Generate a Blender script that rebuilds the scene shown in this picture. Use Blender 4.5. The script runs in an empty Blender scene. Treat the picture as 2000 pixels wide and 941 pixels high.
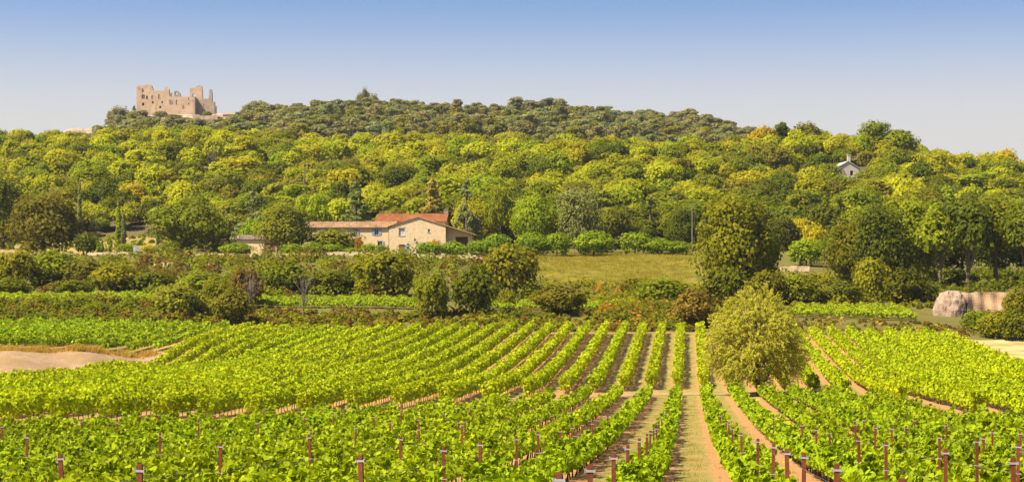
import bpy, math
import numpy as np
from mathutils import Vector
from mathutils.geometry import tessellate_polygon

# ------------------------------------------------------------------ camera / sky / sun / exposure
scene = bpy.context.scene
COL = scene.collection
FPX = 3732.05            # focal length in pixels of the 2000 px wide photograph (30 degree lens)
ZC = 10.0                # camera height in the world
YAW = math.radians(5.28) # the vine rows run along +Y, the camera looks a little to their left
HOR = 600.0
cam = bpy.data.cameras.new('camera'); camo = bpy.data.objects.new('camera', cam); COL.objects.link(camo)
cam.sensor_width = 36.0; cam.lens = 36.0 * FPX / 2000.0
cam.shift_y = (HOR - 470.5) / 2000.0
cam.clip_start = 0.5; cam.clip_end = 12000
camo.location = (0, 0, ZC); camo.rotation_euler = (math.radians(90), 0, YAW)
scene.camera = camo

FX, FY = -math.sin(YAW), math.cos(YAW)
RX, RY = math.cos(YAW), math.sin(YAW)

SUN_EL = math.radians(52)
_sl, _sf = -0.86, -0.51                       # sun: left of the camera and a little behind it
sx, sy = _sl*RX + _sf*FX, _sl*RY + _sf*FY
_n = math.hypot(sx, sy); sx, sy = sx/_n, sy/_n
SUNV = Vector((sx*math.cos(SUN_EL), sy*math.cos(SUN_EL), math.sin(SUN_EL)))
sun = bpy.data.lights.new('sun', 'SUN'); suno = bpy.data.objects.new('sun', sun); COL.objects.link(suno)
sun.energy = 4.2; sun.angle = math.radians(0.5); sun.color = (1.0, 0.89, 0.72)
suno.rotation_euler = SUNV.to_track_quat('Z', 'Y').to_euler(); suno.location = (-60, -40, 120)

world = bpy.data.worlds.new('World'); scene.world = world; world.use_nodes = True
nt = world.node_tree; nt.nodes.clear()
tc = nt.nodes.new('ShaderNodeTexCoord')
mp = nt.nodes.new('ShaderNodeMapping'); mp.inputs['Scale'].default_value = (1, 1, 2.6)
nrm = nt.nodes.new('ShaderNodeVectorMath'); nrm.operation = 'NORMALIZE'
sky = nt.nodes.new('ShaderNodeTexSky'); sky.sky_type = 'NISHITA'; sky.sun_disc = False
sky.sun_elevation = SUN_EL; sky.sun_rotation = math.atan2(sx, sy)
sky.air_density = 1.0; sky.dust_density = 1.0; sky.ozone_density = 2.6
bg = nt.nodes.new('ShaderNodeBackground'); bg.inputs['Strength'].default_value = 0.069
wo = nt.nodes.new('ShaderNodeOutputWorld')
nt.links.new(tc.outputs['Generated'], mp.inputs['Vector']); nt.links.new(mp.outputs['Vector'], nrm.inputs[0])
nt.links.new(nrm.outputs['Vector'], sky.inputs['Vector'])
# pale summer haze layer lying along the whole horizon, thinning upwards into the blue
sxyz = nt.nodes.new('ShaderNodeSeparateXYZ'); nt.links.new(tc.outputs['Generated'], sxyz.inputs[0])
hz_ = nt.nodes.new('ShaderNodeMapRange'); hz_.interpolation_type = 'SMOOTHSTEP'
hz_.inputs['From Min'].default_value = 0.085; hz_.inputs['From Max'].default_value = 0.172
hz_.inputs['To Min'].default_value = 1.0; hz_.inputs['To Max'].default_value = 0.0
nt.links.new(sxyz.outputs['Z'], hz_.inputs['Value'])
hmx = nt.nodes.new('ShaderNodeMix'); hmx.data_type = 'RGBA'; hmx.inputs['B'].default_value = (3.66, 3.58, 3.50, 1)
nt.links.new(hz_.outputs['Result'], hmx.inputs['Factor']); shs = nt.nodes.new('ShaderNodeHueSaturation'); shs.inputs['Saturation'].default_value = 1.08
nt.links.new(sky.outputs['Color'], shs.inputs['Color']); nt.links.new(shs.outputs['Color'], hmx.inputs['A'])
nt.links.new(hmx.outputs['Result'], bg.inputs['Color'])
nt.links.new(bg.outputs['Background'], wo.inputs['Surface'])

vs = scene.view_settings
vs.view_transform = 'Standard'; vs.look = 'None'; vs.gamma = 1.0; vs.use_curve_mapping = False
vs.exposure = 1.5
scene.cycles.max_bounces = 6; scene.cycles.transparent_max_bounces = 4
scene.cycles.diffuse_bounces = 3; scene.cycles.volume_bounces = 0

rng = np.random.default_rng(7)

# ------------------------------------------------------------------ coordinates
def pd(X, Y):
    """world plan point -> (photo column, depth)"""
    D = X*FX + Y*FY; lat = X*RX + Y*RY
    return 1000 + FPX*lat/np.maximum(D, 1e-3), D
def xy(px, D):
    lat = (px-1000)/FPX*D
    return D*FX + lat*RX, D*FY + lat*RY
def zat(py, D): return ZC + (HOR-py)/FPX*D

# ------------------------------------------------------------------ terrain heights: a few surveyed profiles, blended sideways
NEAR = [(0,-2.1),(20,-3.15),(33,-3.87),(47,-4.6),(58,-5.2),(80,-6.1),(110,-6.95)]
COLS = {
 -300: NEAR+[(135,-7.2),(160,-6.9),(175,-6.2),(196,-4.4),(262,-2.6),(276,.6),(285,1.2),(300,2.2),(370,9.0),(385,10.6),(420,11.4),(470,16),(540,32),(620,50.5),(700,54),(900,62),(1150,75),(1300,70),(2600,40)],
 0:   NEAR+[(135,-7.2),(163,-7.3),(172,-7.1),(203,-4.6),(262,-2.8),(276,.4),(285,1.0),(300,2.0),(370,9.0),(385,10.6),(420,11.4),(470,16),(540,32),(620,50.5),(700,50),(900,65),(1150,80),(1300,70),(2600,40)],
 150: NEAR+[(150,-7.4),(184,-7.5),(191,-7.1),(211,-4.9),(262,-2.85),(276,.3),(285,.95),(300,2.0),(368,9.2),(382,10.5),(422,11.5),(470,17),(540,33),(620,51.5),(700,54),(900,70),(1150,88),(1300,75),(2600,40)],
 300: NEAR+[(150,-7.3),(190,-7.6),(208,-7.8),(212,-7.2),(225,-5.2),(262,-2.9),(276,.2),(285,.9),(300,2.0),(365,9.4),(380,10.5),(425,11.6),(470,18),(540,34),(620,52.5),(700,54),(900,78),(1060,104),(1150,110),(1300,80),(2600,40)],
 650: NEAR+[(135,-7.4),(187,-6.9),(222,-5.6),(257,-4.0),(263,-3.8),(274,-1.0),(285,.4),(300,1.6),(330,5.2),(362,9.2),(380,10.3),(425,11.6),(460,17),(540,33),(620,49.0),(700,52),(900,80),(1050,104),(1150,111),(1300,80),(2600,40)],
 1000:NEAR+[(150,-7.7),(180,-7.6),(222,-5.7),(257,-3.6),(263,-3.4),(274,-.9),(300,.9),(330,4.6),(365,8.8),(400,11.0),(425,12.2),(460,17),(540,32),(620,49.5),(700,52),(900,80),(1050,104),(1150,111),(1300,80),(2600,40)],
 1345:NEAR+[(150,-7.75),(170,-8.0),(187,-7.8),(222,-5.7),(257,-3.5),(263,-3.4),(274,-1.0),(300,.8),(325,3.6),(355,6.8),(400,11.0),(430,12.8),(460,17),(540,31),(620,48.5),(700,49),(900,74),(1050,98),(1150,105),(1300,80),(2600,40)],
 1650:NEAR+[(140,-7.4),(170,-7.9),(190,-7.5),(222,-6.0),(257,-4.1),(263,-3.9),(274,-1.8),(300,0),(330,4.6),(345,5.6),(400,10.2),(440,13.2),(540,31),(620,50.0),(700,49),(900,60),(1150,75),(1300,70),(2600,40)],
 2000:NEAR+[(150,-7.2),(198,-7.0),(257,-5.0),(266,-4.2),(286,-1.9),(294,-1.5),(298,2.2),(340,5.4),(420,11),(460,15),(540,28),(620,41),(700,43),(900,55),(1150,65),(1300,65),(2600,40)],
 2300:NEAR+[(150,-7.2),(198,-7.0),(257,-5.0),(266,-4.2),(286,-1.9),(294,-1.5),(298,2.2),(340,5.4),(420,11),(460,15),(540,27),(620,38),(700,40),(900,50),(1150,60),(1300,65),(2600,40)],
}
CK = sorted(COLS)
_DS = np.concatenate([np.arange(0, 700, 1.0), np.arange(700, 2620, 10.0)])
def _smooth(zs):
    k = np.ones(5)/5.0
    o = zs.copy(); o[2:698] = np.convolve(zs, k, 'valid')[:696]; return o
_TAB = np.array([_smooth(np.interp(_DS, [p[0] for p in COLS[c]], [p[1] for p in COLS[c]])) for c in CK])
def _hn(X, Y, s, seed):
    a = np.sin(X/s*1.3+seed)*np.cos(Y/s*1.1-seed*2)+.5*np.sin(X/s*2.7-Y/s*1.9+seed*3)
    return a
def T(X, Y):
    X = np.asarray(X, float); Y = np.asarray(Y, float)
    px, D = pd(X, Y)
    D = np.clip(D, 0, 2600)
    w = np.clip((D-70)/70., 0, 1)
    px = np.clip(1345 + (px-1345)*w, CK[0], CK[-1])
    i = np.clip(np.searchsorted(CK, px, side='right')-1, 0, len(CK)-2)
    ck = np.array(CK, float)
    t = (px-ck[i])/(ck[i+1]-ck[i]); t = t*t*(3-2*t)
    di = np.where(D < 699, D, 699+(D-700)/10.0+1)
    di = np.clip(di, 0, len(_DS)-1.001)
    j = di.astype(int); fr = di-j
    za = _TAB[i, j]*(1-fr)+_TAB[i, j+1]*fr
    zb = _TAB[i+1, j]*(1-fr)+_TAB[i+1, j+1]*fr
    z = za*(1-t)+zb*t
    z = z + _hn(X, Y, 2.3, 1)*.025 + np.clip((D-262)/40, 0, 1)*(_hn(X, Y, 9, 2)*.18) + np.clip((D-430)/80, 0, 1)*_hn(X, Y, 31, 5)*1.1
    return ZC + z
def ground(px, D):
    x, y = xy(px, D); return float(x), float(y), float(T(x, y))

# ------------------------------------------------------------------ objects
def tag(o, label=None, cat=None, group=None, kind=None):
    if label: o['label'] = label
    if cat: o['category'] = cat
    if group: o['group'] = group
    if kind: o['kind'] = kind
    return o
def obj(name, me, parent=None, mat=None):
    o = bpy.data.objects.new(name, me); COL.objects.link(o)
    if parent: o.parent = parent
    if mat is not None and me is not None and not me.materials: me.materials.append(mat)
    return o
def thing(name, label, cat, loc=(0,0,0), rz=0, group=None, scale=(1,1,1)):
    o = bpy.data.objects.new(name, None); COL.objects.link(o)
    o.location = loc; o.rotation_euler = (0,0,rz); o.scale = scale; o.empty_display_size = .2
    return tag(o, label, cat, group)
def mesh(name, V, F, mat=None, tint=None, smooth=False):
    """V (n,3); F list of int arrays, each (m,k)"""
    me = bpy.data.meshes.new(name)
    V = np.asarray(V, np.float32)
    F = [np.asarray(f, np.int32) for f in (F if isinstance(F, list) else [F]) if len(f)]
    me.vertices.add(len(V)); me.vertices.foreach_set('co', V.ravel())
    nl = sum(f.size for f in F); npol = sum(len(f) for f in F)
    me.loops.add(nl); me.polygons.add(npol)
    me.loops.foreach_set('vertex_index', np.concatenate([f.ravel() for f in F]))
    tot = np.concatenate([np.full(len(f), f.shape[1], np.int32) for f in F])
    st = np.concatenate([[0], np.cumsum(tot)[:-1]]).astype(np.int32)
    me.polygons.foreach_set('loop_start', st)
    try: me.polygons.foreach_set('loop_total', tot)
    except Exception: pass
    if tint is not None:
        a = me.attributes.new('tint', 'FLOAT', 'FACE'); a.data.foreach_set('value', np.asarray(tint, np.float32))
    me.polygons.foreach_set('use_smooth', np.full(npol, bool(smooth)))
    me.update(calc_edges=True); me.validate()
    if mat is not None: me.materials.append(mat)
    return me
class MB:
    def __init__(s): s.v=[]; s.f={}; s.n=0
    def add(s, V, F):
        V=np.asarray(V,float); F=np.asarray(F,int)
        s.v.append(V); s.f.setdefault(F.shape[1],[]).append(F+s.n); s.n+=len(V)
    def box(s, x0,x1,y0,y1,z0,z1):
        V=[(x0,y0,z0),(x1,y0,z0),(x1,y1,z0),(x0,y1,z0),(x0,y0,z1),(x1,y0,z1),(x1,y1,z1),(x0,y1,z1)]
        s.add(V,[(0,3,2,1),(4,5,6,7),(0,1,5,4),(1,2,6,5),(2,3,7,6),(3,0,4,7)])
    def tube(s, pts, rad, n=6):
        pts=np.asarray(pts,float); m=len(pts); rad=np.broadcast_to(np.asarray(rad,float),(m,))
        V=[]
        for i in range(m):
            d=pts[min(i+1,m-1)]-pts[max(i-1,0)]; d/=np.linalg.norm(d)+1e-9
            a=np.cross(d,[.3,.9,.1]); a/=np.linalg.norm(a)+1e-9; b=np.cross(d,a)
            th=np.arange(n)*2*math.pi/n
            V.append(pts[i]+rad[i]*(np.cos(th)[:,None]*a+np.sin(th)[:,None]*b))
        V=np.concatenate(V); F=[]
        for i in range(m-1):
            for k in range(n): F.append((i*n+k,i*n+(k+1)%n,(i+1)*n+(k+1)%n,(i+1)*n+k))
        s.add(V,F)
        if n==6 or n==7: s.add(V[-n:],[tuple(range(n))])
    def build(s, name, mat=None, parent=None, smooth=False):
        F=[np.concatenate(v) for v in s.f.values() if sum(len(q) for q in v)]
        me=mesh(name,np.concatenate(s.v),F,mat,smooth=smooth)
        return obj(name,me,parent)
    def me(s, name, mat=None, smooth=False):
        F=[np.concatenate(v) for v in s.f.values() if sum(len(q) for q in v)]
        return mesh(name,np.concatenate(s.v),F,mat,smooth=smooth)

# ------------------------------------------------------------------ materials
def newmat(name):
    m=bpy.data.materials.new(name); m.use_nodes=True; n=m.node_tree; n.nodes.clear()
    return m,n
def N(n,t,**k):
    x=n.nodes.new(t)
    for a,b in k.items(): setattr(x,a,b)
    return x
LEAF_GAIN=1.85
def leaf_mat(name, ca, cb, trans=.35, var=.25, hue=.02, tcol=1.08):
    g_=LEAF_GAIN; trans=.36 if name.startswith('vine') else .48
    ca=tuple(.65*a+.35*b for a,b in zip(ca,cb))
    ca=(ca[0]*g_,ca[1]*g_,ca[2]*g_*.45); cb=(cb[0]*g_,cb[1]*g_,cb[2]*g_*.45)
    m,n=newmat(name); L=n.links.new
    at=N(n,'ShaderNodeAttribute',attribute_name='tint')
    mx=N(n,'ShaderNodeMix',data_type='RGBA'); mx.inputs['A'].default_value=(*ca,1); mx.inputs['B'].default_value=(*cb,1)
    L(at.outputs['Fac'],mx.inputs['Factor'])
    oi=N(n,'ShaderNodeObjectInfo')
    mr=N(n,'ShaderNodeMapRange'); mr.inputs['To Min'].default_value=1-var; mr.inputs['To Max'].default_value=1+var
    L(oi.outputs['Random'],mr.inputs['Value'])
    hs=N(n,'ShaderNodeHueSaturation'); L(mx.outputs['Result'],hs.inputs['Color']); L(mr.outputs['Result'],hs.inputs['Value'])
    m2=N(n,'ShaderNodeMath',operation='MULTIPLY'); m2.inputs[1].default_value=7.31; L(oi.outputs['Random'],m2.inputs[0])
    m3=N(n,'ShaderNodeMath',operation='FRACT'); L(m2.outputs[0],m3.inputs[0])
    mh=N(n,'ShaderNodeMapRange'); mh.inputs['To Min'].default_value=.5-hue; mh.inputs['To Max'].default_value=.5+hue; L(m3.outputs[0],mh.inputs['Value'])
    L(mh.outputs['Result'],hs.inputs['Hue'])
    p=N(n,'ShaderNodeBsdfPrincipled'); p.inputs['Roughness'].default_value=.7; p.inputs['Specular IOR Level'].default_value=.06
    L(hs.outputs['Color'],p.inputs['Base Color'])
    tr=N(n,'ShaderNodeBsdfTranslucent')
    g=N(n,'ShaderNodeMix',data_type='RGBA',blend_type='MULTIPLY'); g.inputs['Factor'].default_value=1; g.inputs['B'].default_value=(tcol,tcol,.5,1)
    L(hs.outputs['Color'],g.inputs['A']); L(g.outputs['Result'],tr.inputs['Color'])
    ms=N(n,'ShaderNodeMixShader'); ms.inputs['Fac'].default_value=trans
    L(p.outputs[0],ms.inputs[1]); L(tr.outputs[0],ms.inputs[2])
    o=N(n,'ShaderNodeOutputMaterial'); L(ms.outputs[0],o.inputs['Surface'])
    return m
def noise_mat(name, stops, scale=1.0, detail=6, rough=.9, bump=.3, bscale=None, coord='Object', second=None, dist=.05, spec=.2, stretch=(1,1,1)):
    m,n=newmat(name); L=n.links.new
    t=N(n,'ShaderNodeTexCoord'); mp=N(n,'ShaderNodeMapping'); mp.inputs['Scale'].default_value=stretch
    L(t.outputs[coord],mp.inputs['Vector'])
    no=N(n,'ShaderNodeTexNoise'); no.inputs['Scale'].default_value=scale; no.inputs['Detail'].default_value=detail; no.inputs['Roughness'].default_value=.65
    L(mp.outputs[0],no.inputs['Vector'])
    cr=N(n,'ShaderNodeValToRGB'); e=cr.color_ramp.elements
    for i,(pp,c) in enumerate(stops):
        el=e[i] if i<2 else e.new(pp)
        el.position=pp; el.color=(*c,1)
    L(no.outputs['Fac'],cr.inputs['Fac']); colr=cr.outputs['Color']
    if second:
        s2,c2,lo,hi=second
        n2=N(n,'ShaderNodeTexNoise'); n2.inputs['Scale'].default_value=s2; n2.inputs['Detail'].default_value=4; L(mp.outputs[0],n2.inputs['Vector'])
        mr=N(n,'ShaderNodeMapRange'); mr.inputs['From Min'].default_value=lo; mr.inputs['From Max'].default_value=hi; L(n2.outputs['Fac'],mr.inputs['Value'])
        mx=N(n,'ShaderNodeMix',data_type='RGBA'); L(mr.outputs['Result'],mx.inputs['Factor']); L(colr,mx.inputs['A']); mx.inputs['B'].default_value=(*c2,1); colr=mx.outputs['Result']
    p=N(n,'ShaderNodeBsdfPrincipled'); p.inputs['Roughness'].default_value=rough; p.inputs['Specular IOR Level'].default_value=spec
    L(colr,p.inputs['Base Color'])
    if bump:
        nb=N(n,'ShaderNodeTexNoise'); nb.inputs['Scale'].default_value=bscale or scale*4; nb.inputs['Detail'].default_value=5; L(mp.outputs[0],nb.inputs['Vector'])
        b=N(n,'ShaderNodeBump'); b.inputs['Strength'].default_value=bump; b.inputs['Distance'].default_value=dist; L(nb.outputs['Fac'],b.inputs['Height']); L(b.outputs[0],p.inputs['Normal'])
    o=N(n,'ShaderNodeOutputMaterial'); L(p.outputs[0],o.inputs['Surface'])
    return m

M={}
# vines
M['vine']=leaf_mat('vine_leaf',(0.0590,0.1087,0.0060),(0.1846,0.2182,0.0080),.38,.10,.008)
M['vine_far']=leaf_mat('vine_leaf_far',(0.0967,0.1399,0.0040),(0.2321,0.2572,0.0060),.38,.08,.008)
M['vine_strip']=leaf_mat('vine_leaf_strip',(0.0643,0.1035,0.0060),(0.1633,0.1845,0.0080),.36,.10,.01)
M['vine_left']=leaf_mat('vine_leaf_green',(0.0583,0.1173,0.0080),(0.1802,0.2142,0.0100),.36,.10,.01)
# trees
M['oak_yellow']=leaf_mat('oak_leaf_yellow',(0.1016,0.1130,0.0079),(0.2450,0.2308,0.0138),.3,.2,.015)
M['oak_green']=leaf_mat('oak_leaf_green',(0.0542,0.0736,0.0074),(0.1429,0.1472,0.0120),.3,.2,.015)
M['oak_olive']=leaf_mat('oak_leaf_olive',(0.0595,0.0595,0.0114),(0.1386,0.1231,0.0209),.28,.2,.015)
M['oak_dark']=leaf_mat('oak_leaf_dark',(0.0323,0.0456,0.0066),(0.0855,0.0931,0.0104),.25,.2,.015)
M['oak_bright']=leaf_mat('oak_leaf_bright',(0.0646,0.1052,0.0080),(0.1748,0.1984,0.0120),.35,.1,.01)
M['leaf_gold']=leaf_mat('leaf_gold',(0.1512,0.1210,0.0072),(0.2880,0.2258,0.0108),.35,.1,.01)
M['leaf_rust']=leaf_mat('leaf_rust',(.12,.055,.015),(.26,.12,.03),.3,.2,.015)
M['leaf_rust2']=leaf_mat('leaf_russet',(.060,.052,.012),(.17,.10,.03),.3,.2,.015)
M['pine_far']=leaf_mat('pine_needle_far',(0.0581,0.0640,0.0480),(0.1528,0.1400,0.0960),.2,.25,.025)
M['conifer']=leaf_mat('conifer_needle',(.064,.076,.050),(.150,.160,.115),.2,.12,.01)
M['cedar_grey']=leaf_mat('cedar_needle',(.058,.070,.032),(.135,.145,.075),.2,.1,.01)
M['larch']=leaf_mat('larch_needle',(.12,.085,.025),(.24,.175,.06),.25,.1,.01)
M['silver']=leaf_mat('silver_leaf',(.055,.066,.032),(.15,.155,.085),.25,.1,.01)
M['willow']=leaf_mat('willow_leaf',(0.1073,0.0976,0.0168),(0.3218,0.2998,0.0836),.3,.05,.005)
M['shrub']=leaf_mat('shrub_leaf',(0.0526,0.0666,0.0054),(0.1525,0.1464,0.0106),.28,.22,.02)
M['shrub_dark']=leaf_mat('shrub_leaf_dark',(0.0325,0.0452,0.0054),(0.0921,0.0968,0.0095),.25,.2,.02)
M['hedge']=leaf_mat('hedge_leaf',(.050,.088,.008),(.155,.195,.014),.3,.1,.01)
M['dryleaf']=leaf_mat('dry_bramble',(0.0495,0.0312,0.0108),(0.1221,0.0750,0.0240),.25,.2,.015)
M['drygrass']=leaf_mat('dry_grass',(0.1800,0.1140,0.0390),(0.3000,0.2100,0.0840),.3,.1,.01)
M['grass']=leaf_mat('grass_blade',(0.1050,0.0980,0.0175),(0.2100,0.1750,0.0420),.3,.1,.01)
M['bark']=noise_mat('bark',[(.3,(.075,.052,.034)),(.7,(.17,.125,.085))],6,5,.95,.5,14)
M['bark_pale']=noise_mat('bark_pale',[(.3,(0.133,0.101,0.070)),(.7,(0.231,0.182,0.133))],6,5,.95,.4,14)
M['stem']=noise_mat('vine_stem',[(.3,(.075,.045,.025)),(.7,(.15,.095,.055))],9,5,.95,.4,30)
M['rust']=noise_mat('rusty_steel',[(.3,(0.093,0.022,0.009)),(.7,(0.187,0.047,0.015))],9,6,.75,.25,60,second=(25,(0.085,0.025,0.015),.55,.75),dist=.004,spec=.3)
M['clip']=noise_mat('pale_clip',[(.3,(.24,.23,.22)),(.7,(.38,.36,.34))],20,4,.5,.1,60,dist=.002)
M['wire']=noise_mat('steel_wire',[(.3,(.14,.14,.13)),(.7,(.22,.21,.2))],5,2,.45,0)
M['guard']=noise_mat('green_plastic',[(.3,(.05,.50,.33)),(.7,(.10,.62,.42))],8,3,.5,0)

# ------------------------------------------------------------------ ground sheet
def ground_mat():
    m,n=newmat('vineyard_ground'); L=n.links.new
    t=N(n,'ShaderNodeTexCoord')
    def noise(s,d=5,r=.6):
        x=N(n,'ShaderNodeTexNoise'); x.inputs['Scale'].default_value=s; x.inputs['Detail'].default_value=d; x.inputs['Roughness'].default_value=r
        L(t.outputs['Object'],x.inputs['Vector']); return x.outputs['Fac']
    def rng_(v,a,b,c=0,d=1):
        x=N(n,'ShaderNodeMapRange'); x.inputs['From Min'].default_value=a; x.inputs['From Max'].default_value=b; x.inputs['To Min'].default_value=c; x.inputs['To Max'].default_value=d
        L(v,x.inputs['Value']); return x.outputs['Result']
    def math_(op,a,b):
        x=N(n,'ShaderNodeMath',operation=op)
        for i,v in enumerate((a,b)):
            if isinstance(v,(int,float)): x.inputs[i].default_value=v
            elif v is not None: L(v,x.inputs[i])
        return x.outputs[0]
    def mix(f,a,b):
        x=N(n,'ShaderNodeMix',data_type='RGBA'); L(f,x.inputs['Factor'])
        for k,v in (('A',a),('B',b)):
            if isinstance(v,tuple): x.inputs[k].default_value=(*v,1)
            else: L(v,x.inputs[k])
        return x.outputs['Result']
    nbig=noise(.35,4); nmid=noise(2.2,6,.7); nfine=noise(14,6,.75)
    soil=mix(rng_(nmid,.3,.7),(.32,.150,.050),(.44,.25,.105))
    soil=mix(rng_(nfine,.48,.72),soil,(.23,.098,.032))
    grass=mix(rng_(nmid,.3,.7),(.175,.165,.030),(.30,.245,.075))
    grass=mix(rng_(nfine,.45,.72),grass,(.14,.135,.015))
    # the mown strip down the middle of each alley between the rows (rows 2.5 m apart)
    sep=N(n,'ShaderNodeSeparateXYZ'); L(t.outputs['Object'],sep.inputs[0])
    u=math_('ADD',sep.outputs['X'],-0.2+2500.0+1.25)
    u=math_('ADD',u,rng_(nmid,0,1,-.28,.28)); 
    f=math_('FRACT',math_('DIVIDE',u,2.5),None)
    dist=math_('ABSOLUTE',math_('SUBTRACT',f,.5),None)
    strip=rng_(dist,.17,.27,1,0)
    strip=math_('MULTIPLY',strip,rng_(nbig,.3,.6,.35,1))
    vin=mix(strip,soil,grass)
    def attr(a): x=N(n,'ShaderNodeAttribute',attribute_name=a); return x.outputs['Fac']
    wild=mix(rng_(nmid,.35,.65),(.085,.070,.012),(.15,.098,.030))
    wild=mix(rng_(nbig,.35,.65),wild,(.115,.120,.022))
    forest=mix(rng_(nmid,.3,.7),(.07,.055,.022),(.13,.10,.04))
    c=mix(attr('wild'),vin,wild); c=mix(attr('forest'),c,forest)
    p=N(n,'ShaderNodeBsdfPrincipled'); p.inputs['Roughness'].default_value=.95; p.inputs['Specular IOR Level'].default_value=.1
    L(c,p.inputs['Base Color'])
    b=N(n,'ShaderNodeBump'); b.inputs['Strength'].default_value=.6; b.inputs['Distance'].default_value=.08
    L(math_('ADD',nmid,nfine),b.inputs['Height']); L(b.outputs[0],p.inputs['Normal'])
    o=N(n,'ShaderNodeOutputMaterial'); L(p.outputs[0],o.inputs['Surface'])
    return m
def head_D(px):   # the headland between the near and the farther vineyard curves with the slope
    return np.interp(px,[-300,0,500,800,950,1130,1345,1520,1662,1740,1870,2000,2300],[108,112,124,138,151,171,183,178,168,150,128,114,108])
def build_ground():
    Ds=np.concatenate([[-120,-60,-25,-8],np.arange(0,130,1.5),np.arange(130,310,1.5),np.arange(310,480,4),np.arange(480,720,7),np.arange(720,1320,14),[1400,1600,2000,2600,4500,9000]])
    ang=np.concatenate([np.arange(-2600,-200,200),np.arange(-200,2200,25.),np.arange(2200,4700,200)])
    A,DD=np.meshgrid(ang,Ds)
    off=np.clip(60-np.abs(DD),0,60)                        # near the camera the sheet stays wide
    lat=(A-1000)/FPX*(np.abs(DD)+off+20)
    X=DD*FX+lat*RX; Y=DD*FY+lat*RY
    Z=T(X,Y); Z=np.where(DD>2600,ZC+20,Z)
    V=np.stack([X,Y,Z],-1).reshape(-1,3)
    r,c=X.shape; i=(np.arange(r-1)[:,None]*c+np.arange(c-1)).ravel()
    F=np.stack([i,i+1,i+1+c,i+c],1)
    me=mesh('ground',V,F,ground_mat(),smooth=True)
    px,D=pd(X.ravel(),Y.ravel())
    wild=np.clip((D-259)/4,0,1); forest=np.clip((D-455)/25,0,1)
    for nm,a in (('wild',wild),('forest',forest)):
        at=me.attributes.new(nm,'FLOAT','POINT'); at.data.foreach_set('value',a.astype(np.float32))
    tag(obj('ground',me),'sloping vineyard soil and hillside ground','ground',kind='structure')
build_ground()
def patch(name,label,lo,hi,mat,off=.03,ns=60,nt_=24,cat='field'):
    """a sheet on the terrain between two polylines of (photo column, depth) stations"""
    lo=np.array(lo,float); hi=np.array(hi,float)
    def walk(p,s):
        t=np.linspace(0,1,len(p)); return np.interp(s,t,p[:,0]),np.interp(s,t,p[:,1])
    S=np.linspace(0,1,ns); a=np.array([xy(*q) for q in zip(*walk(lo,S))]); b=np.array([xy(*q) for q in zip(*walk(hi,S))])
    t=np.linspace(0,1,nt_)[:,None,None]
    P=a[None]*(1-t)+b[None]*t
    w=_hn(P[...,0],P[...,1],3,4)*.35
    P[0,:,1]+=w[0]; P[-1,:,1]+=w[-1]
    Z=T(P[...,0],P[...,1])+off
    V=np.concatenate([P,Z[...,None]],-1).reshape(-1,3); c=ns
    i=(np.arange(nt_-1)[:,None]*c+np.arange(c-1)).ravel()
    me=mesh(name,V,np.stack([i,i+1,i+1+c,i+c],1),mat,smooth=True)
    return tag(obj(name,me),label,cat,kind='structure')
M['fallow']=noise_mat('fallow_soil',[(.28,(0.200,0.117,0.056)),(.5,(0.300,0.188,0.098)),(.75,(0.370,0.249,0.136))],1.1,8,.95,.9,7,second=(.28,(0.250,0.160,0.066),.5,.68),stretch=(1,.35,1),dist=.12)
M['palefield']=noise_mat('mown_field',[(.3,(0.348,0.251,0.088)),(.7,(0.432,0.341,0.157))],.35,6,.95,.4,6,second=(.2,(0.251,0.209,0.044),.48,.62))
M['meadow']=noise_mat('meadow_grass',[(.3,(0.114,0.101,0.003)),(.7,(0.205,0.160,0.008))],.22,6,.95,.5,4,second=(.5,(0.083,0.085,0.002),.5,.65),stretch=(1,.4,1))
M['track']=noise_mat('dirt_track',[(.3,(0.255,0.168,0.055)),(.7,(0.316,0.230,0.092))],.7,6,.95,.4,6,second=(.6,(0.153,0.128,0.026),.52,.66))
M['dryterrace']=noise_mat('dry_terrace_grass',[(.3,(0.223,0.149,0.042)),(.7,(0.342,0.246,0.083))],.4,6,.95,.4,5,second=(.3,(0.149,0.126,0.018),.5,.65))
patch('fallow_field','bare pinkish-beige field between the two left vineyards',[(-300,155),(0,164),(150,184),(250,201),(345,218)],[(-300,196),(0,203),(150,211),(250,219),(350,226)],M['fallow'],.04)
patch('mown_field','pale mown grass field at the right edge',[(1880,257),(1940,228),(2000,199),(2300,190)],[(1872,262),(1940,262),(2000,264),(2300,266)],M['palefield'],.04)
patch('meadow','sloping yellow-green meadow right of the farmhouse',[(1040,330),(1150,322),(1250,318),(1350,316),(1440,326)],[(1030,402),(1150,412),(1250,414),(1350,412),(1470,372)],M['meadow'],.06)
patch('grass_clearing','small grass clearing below the right-hand trees',[(1500,312),(1600,310),(1660,312)],[(1500,352),(1600,352),(1650,352)],M['meadow'],.06)
patch('dirt_track','pale dirt headland track crossing between the vineyards',[(p,head_D(p)-8) for p in range(-200,2201,100)],[(p,head_D(p)-3.4) for p in range(-200,2201,100)],M['track'],.03,120,6,'track')
patch('field_edge_track','pale track along the far edge of the vineyard',[(p,257.6) for p in range(480,1900,100)],[(p,260.6) for p in range(480,1900,100)],M['track'],.03,120,5,'track')
patch('dry_terrace','dry grass garden terrace at the left',[(-200,392),(60,396),(200,394),(330,394)],[(-200,468),(60,470),(200,466),(330,462)],M['dryterrace'],.06)

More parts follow.
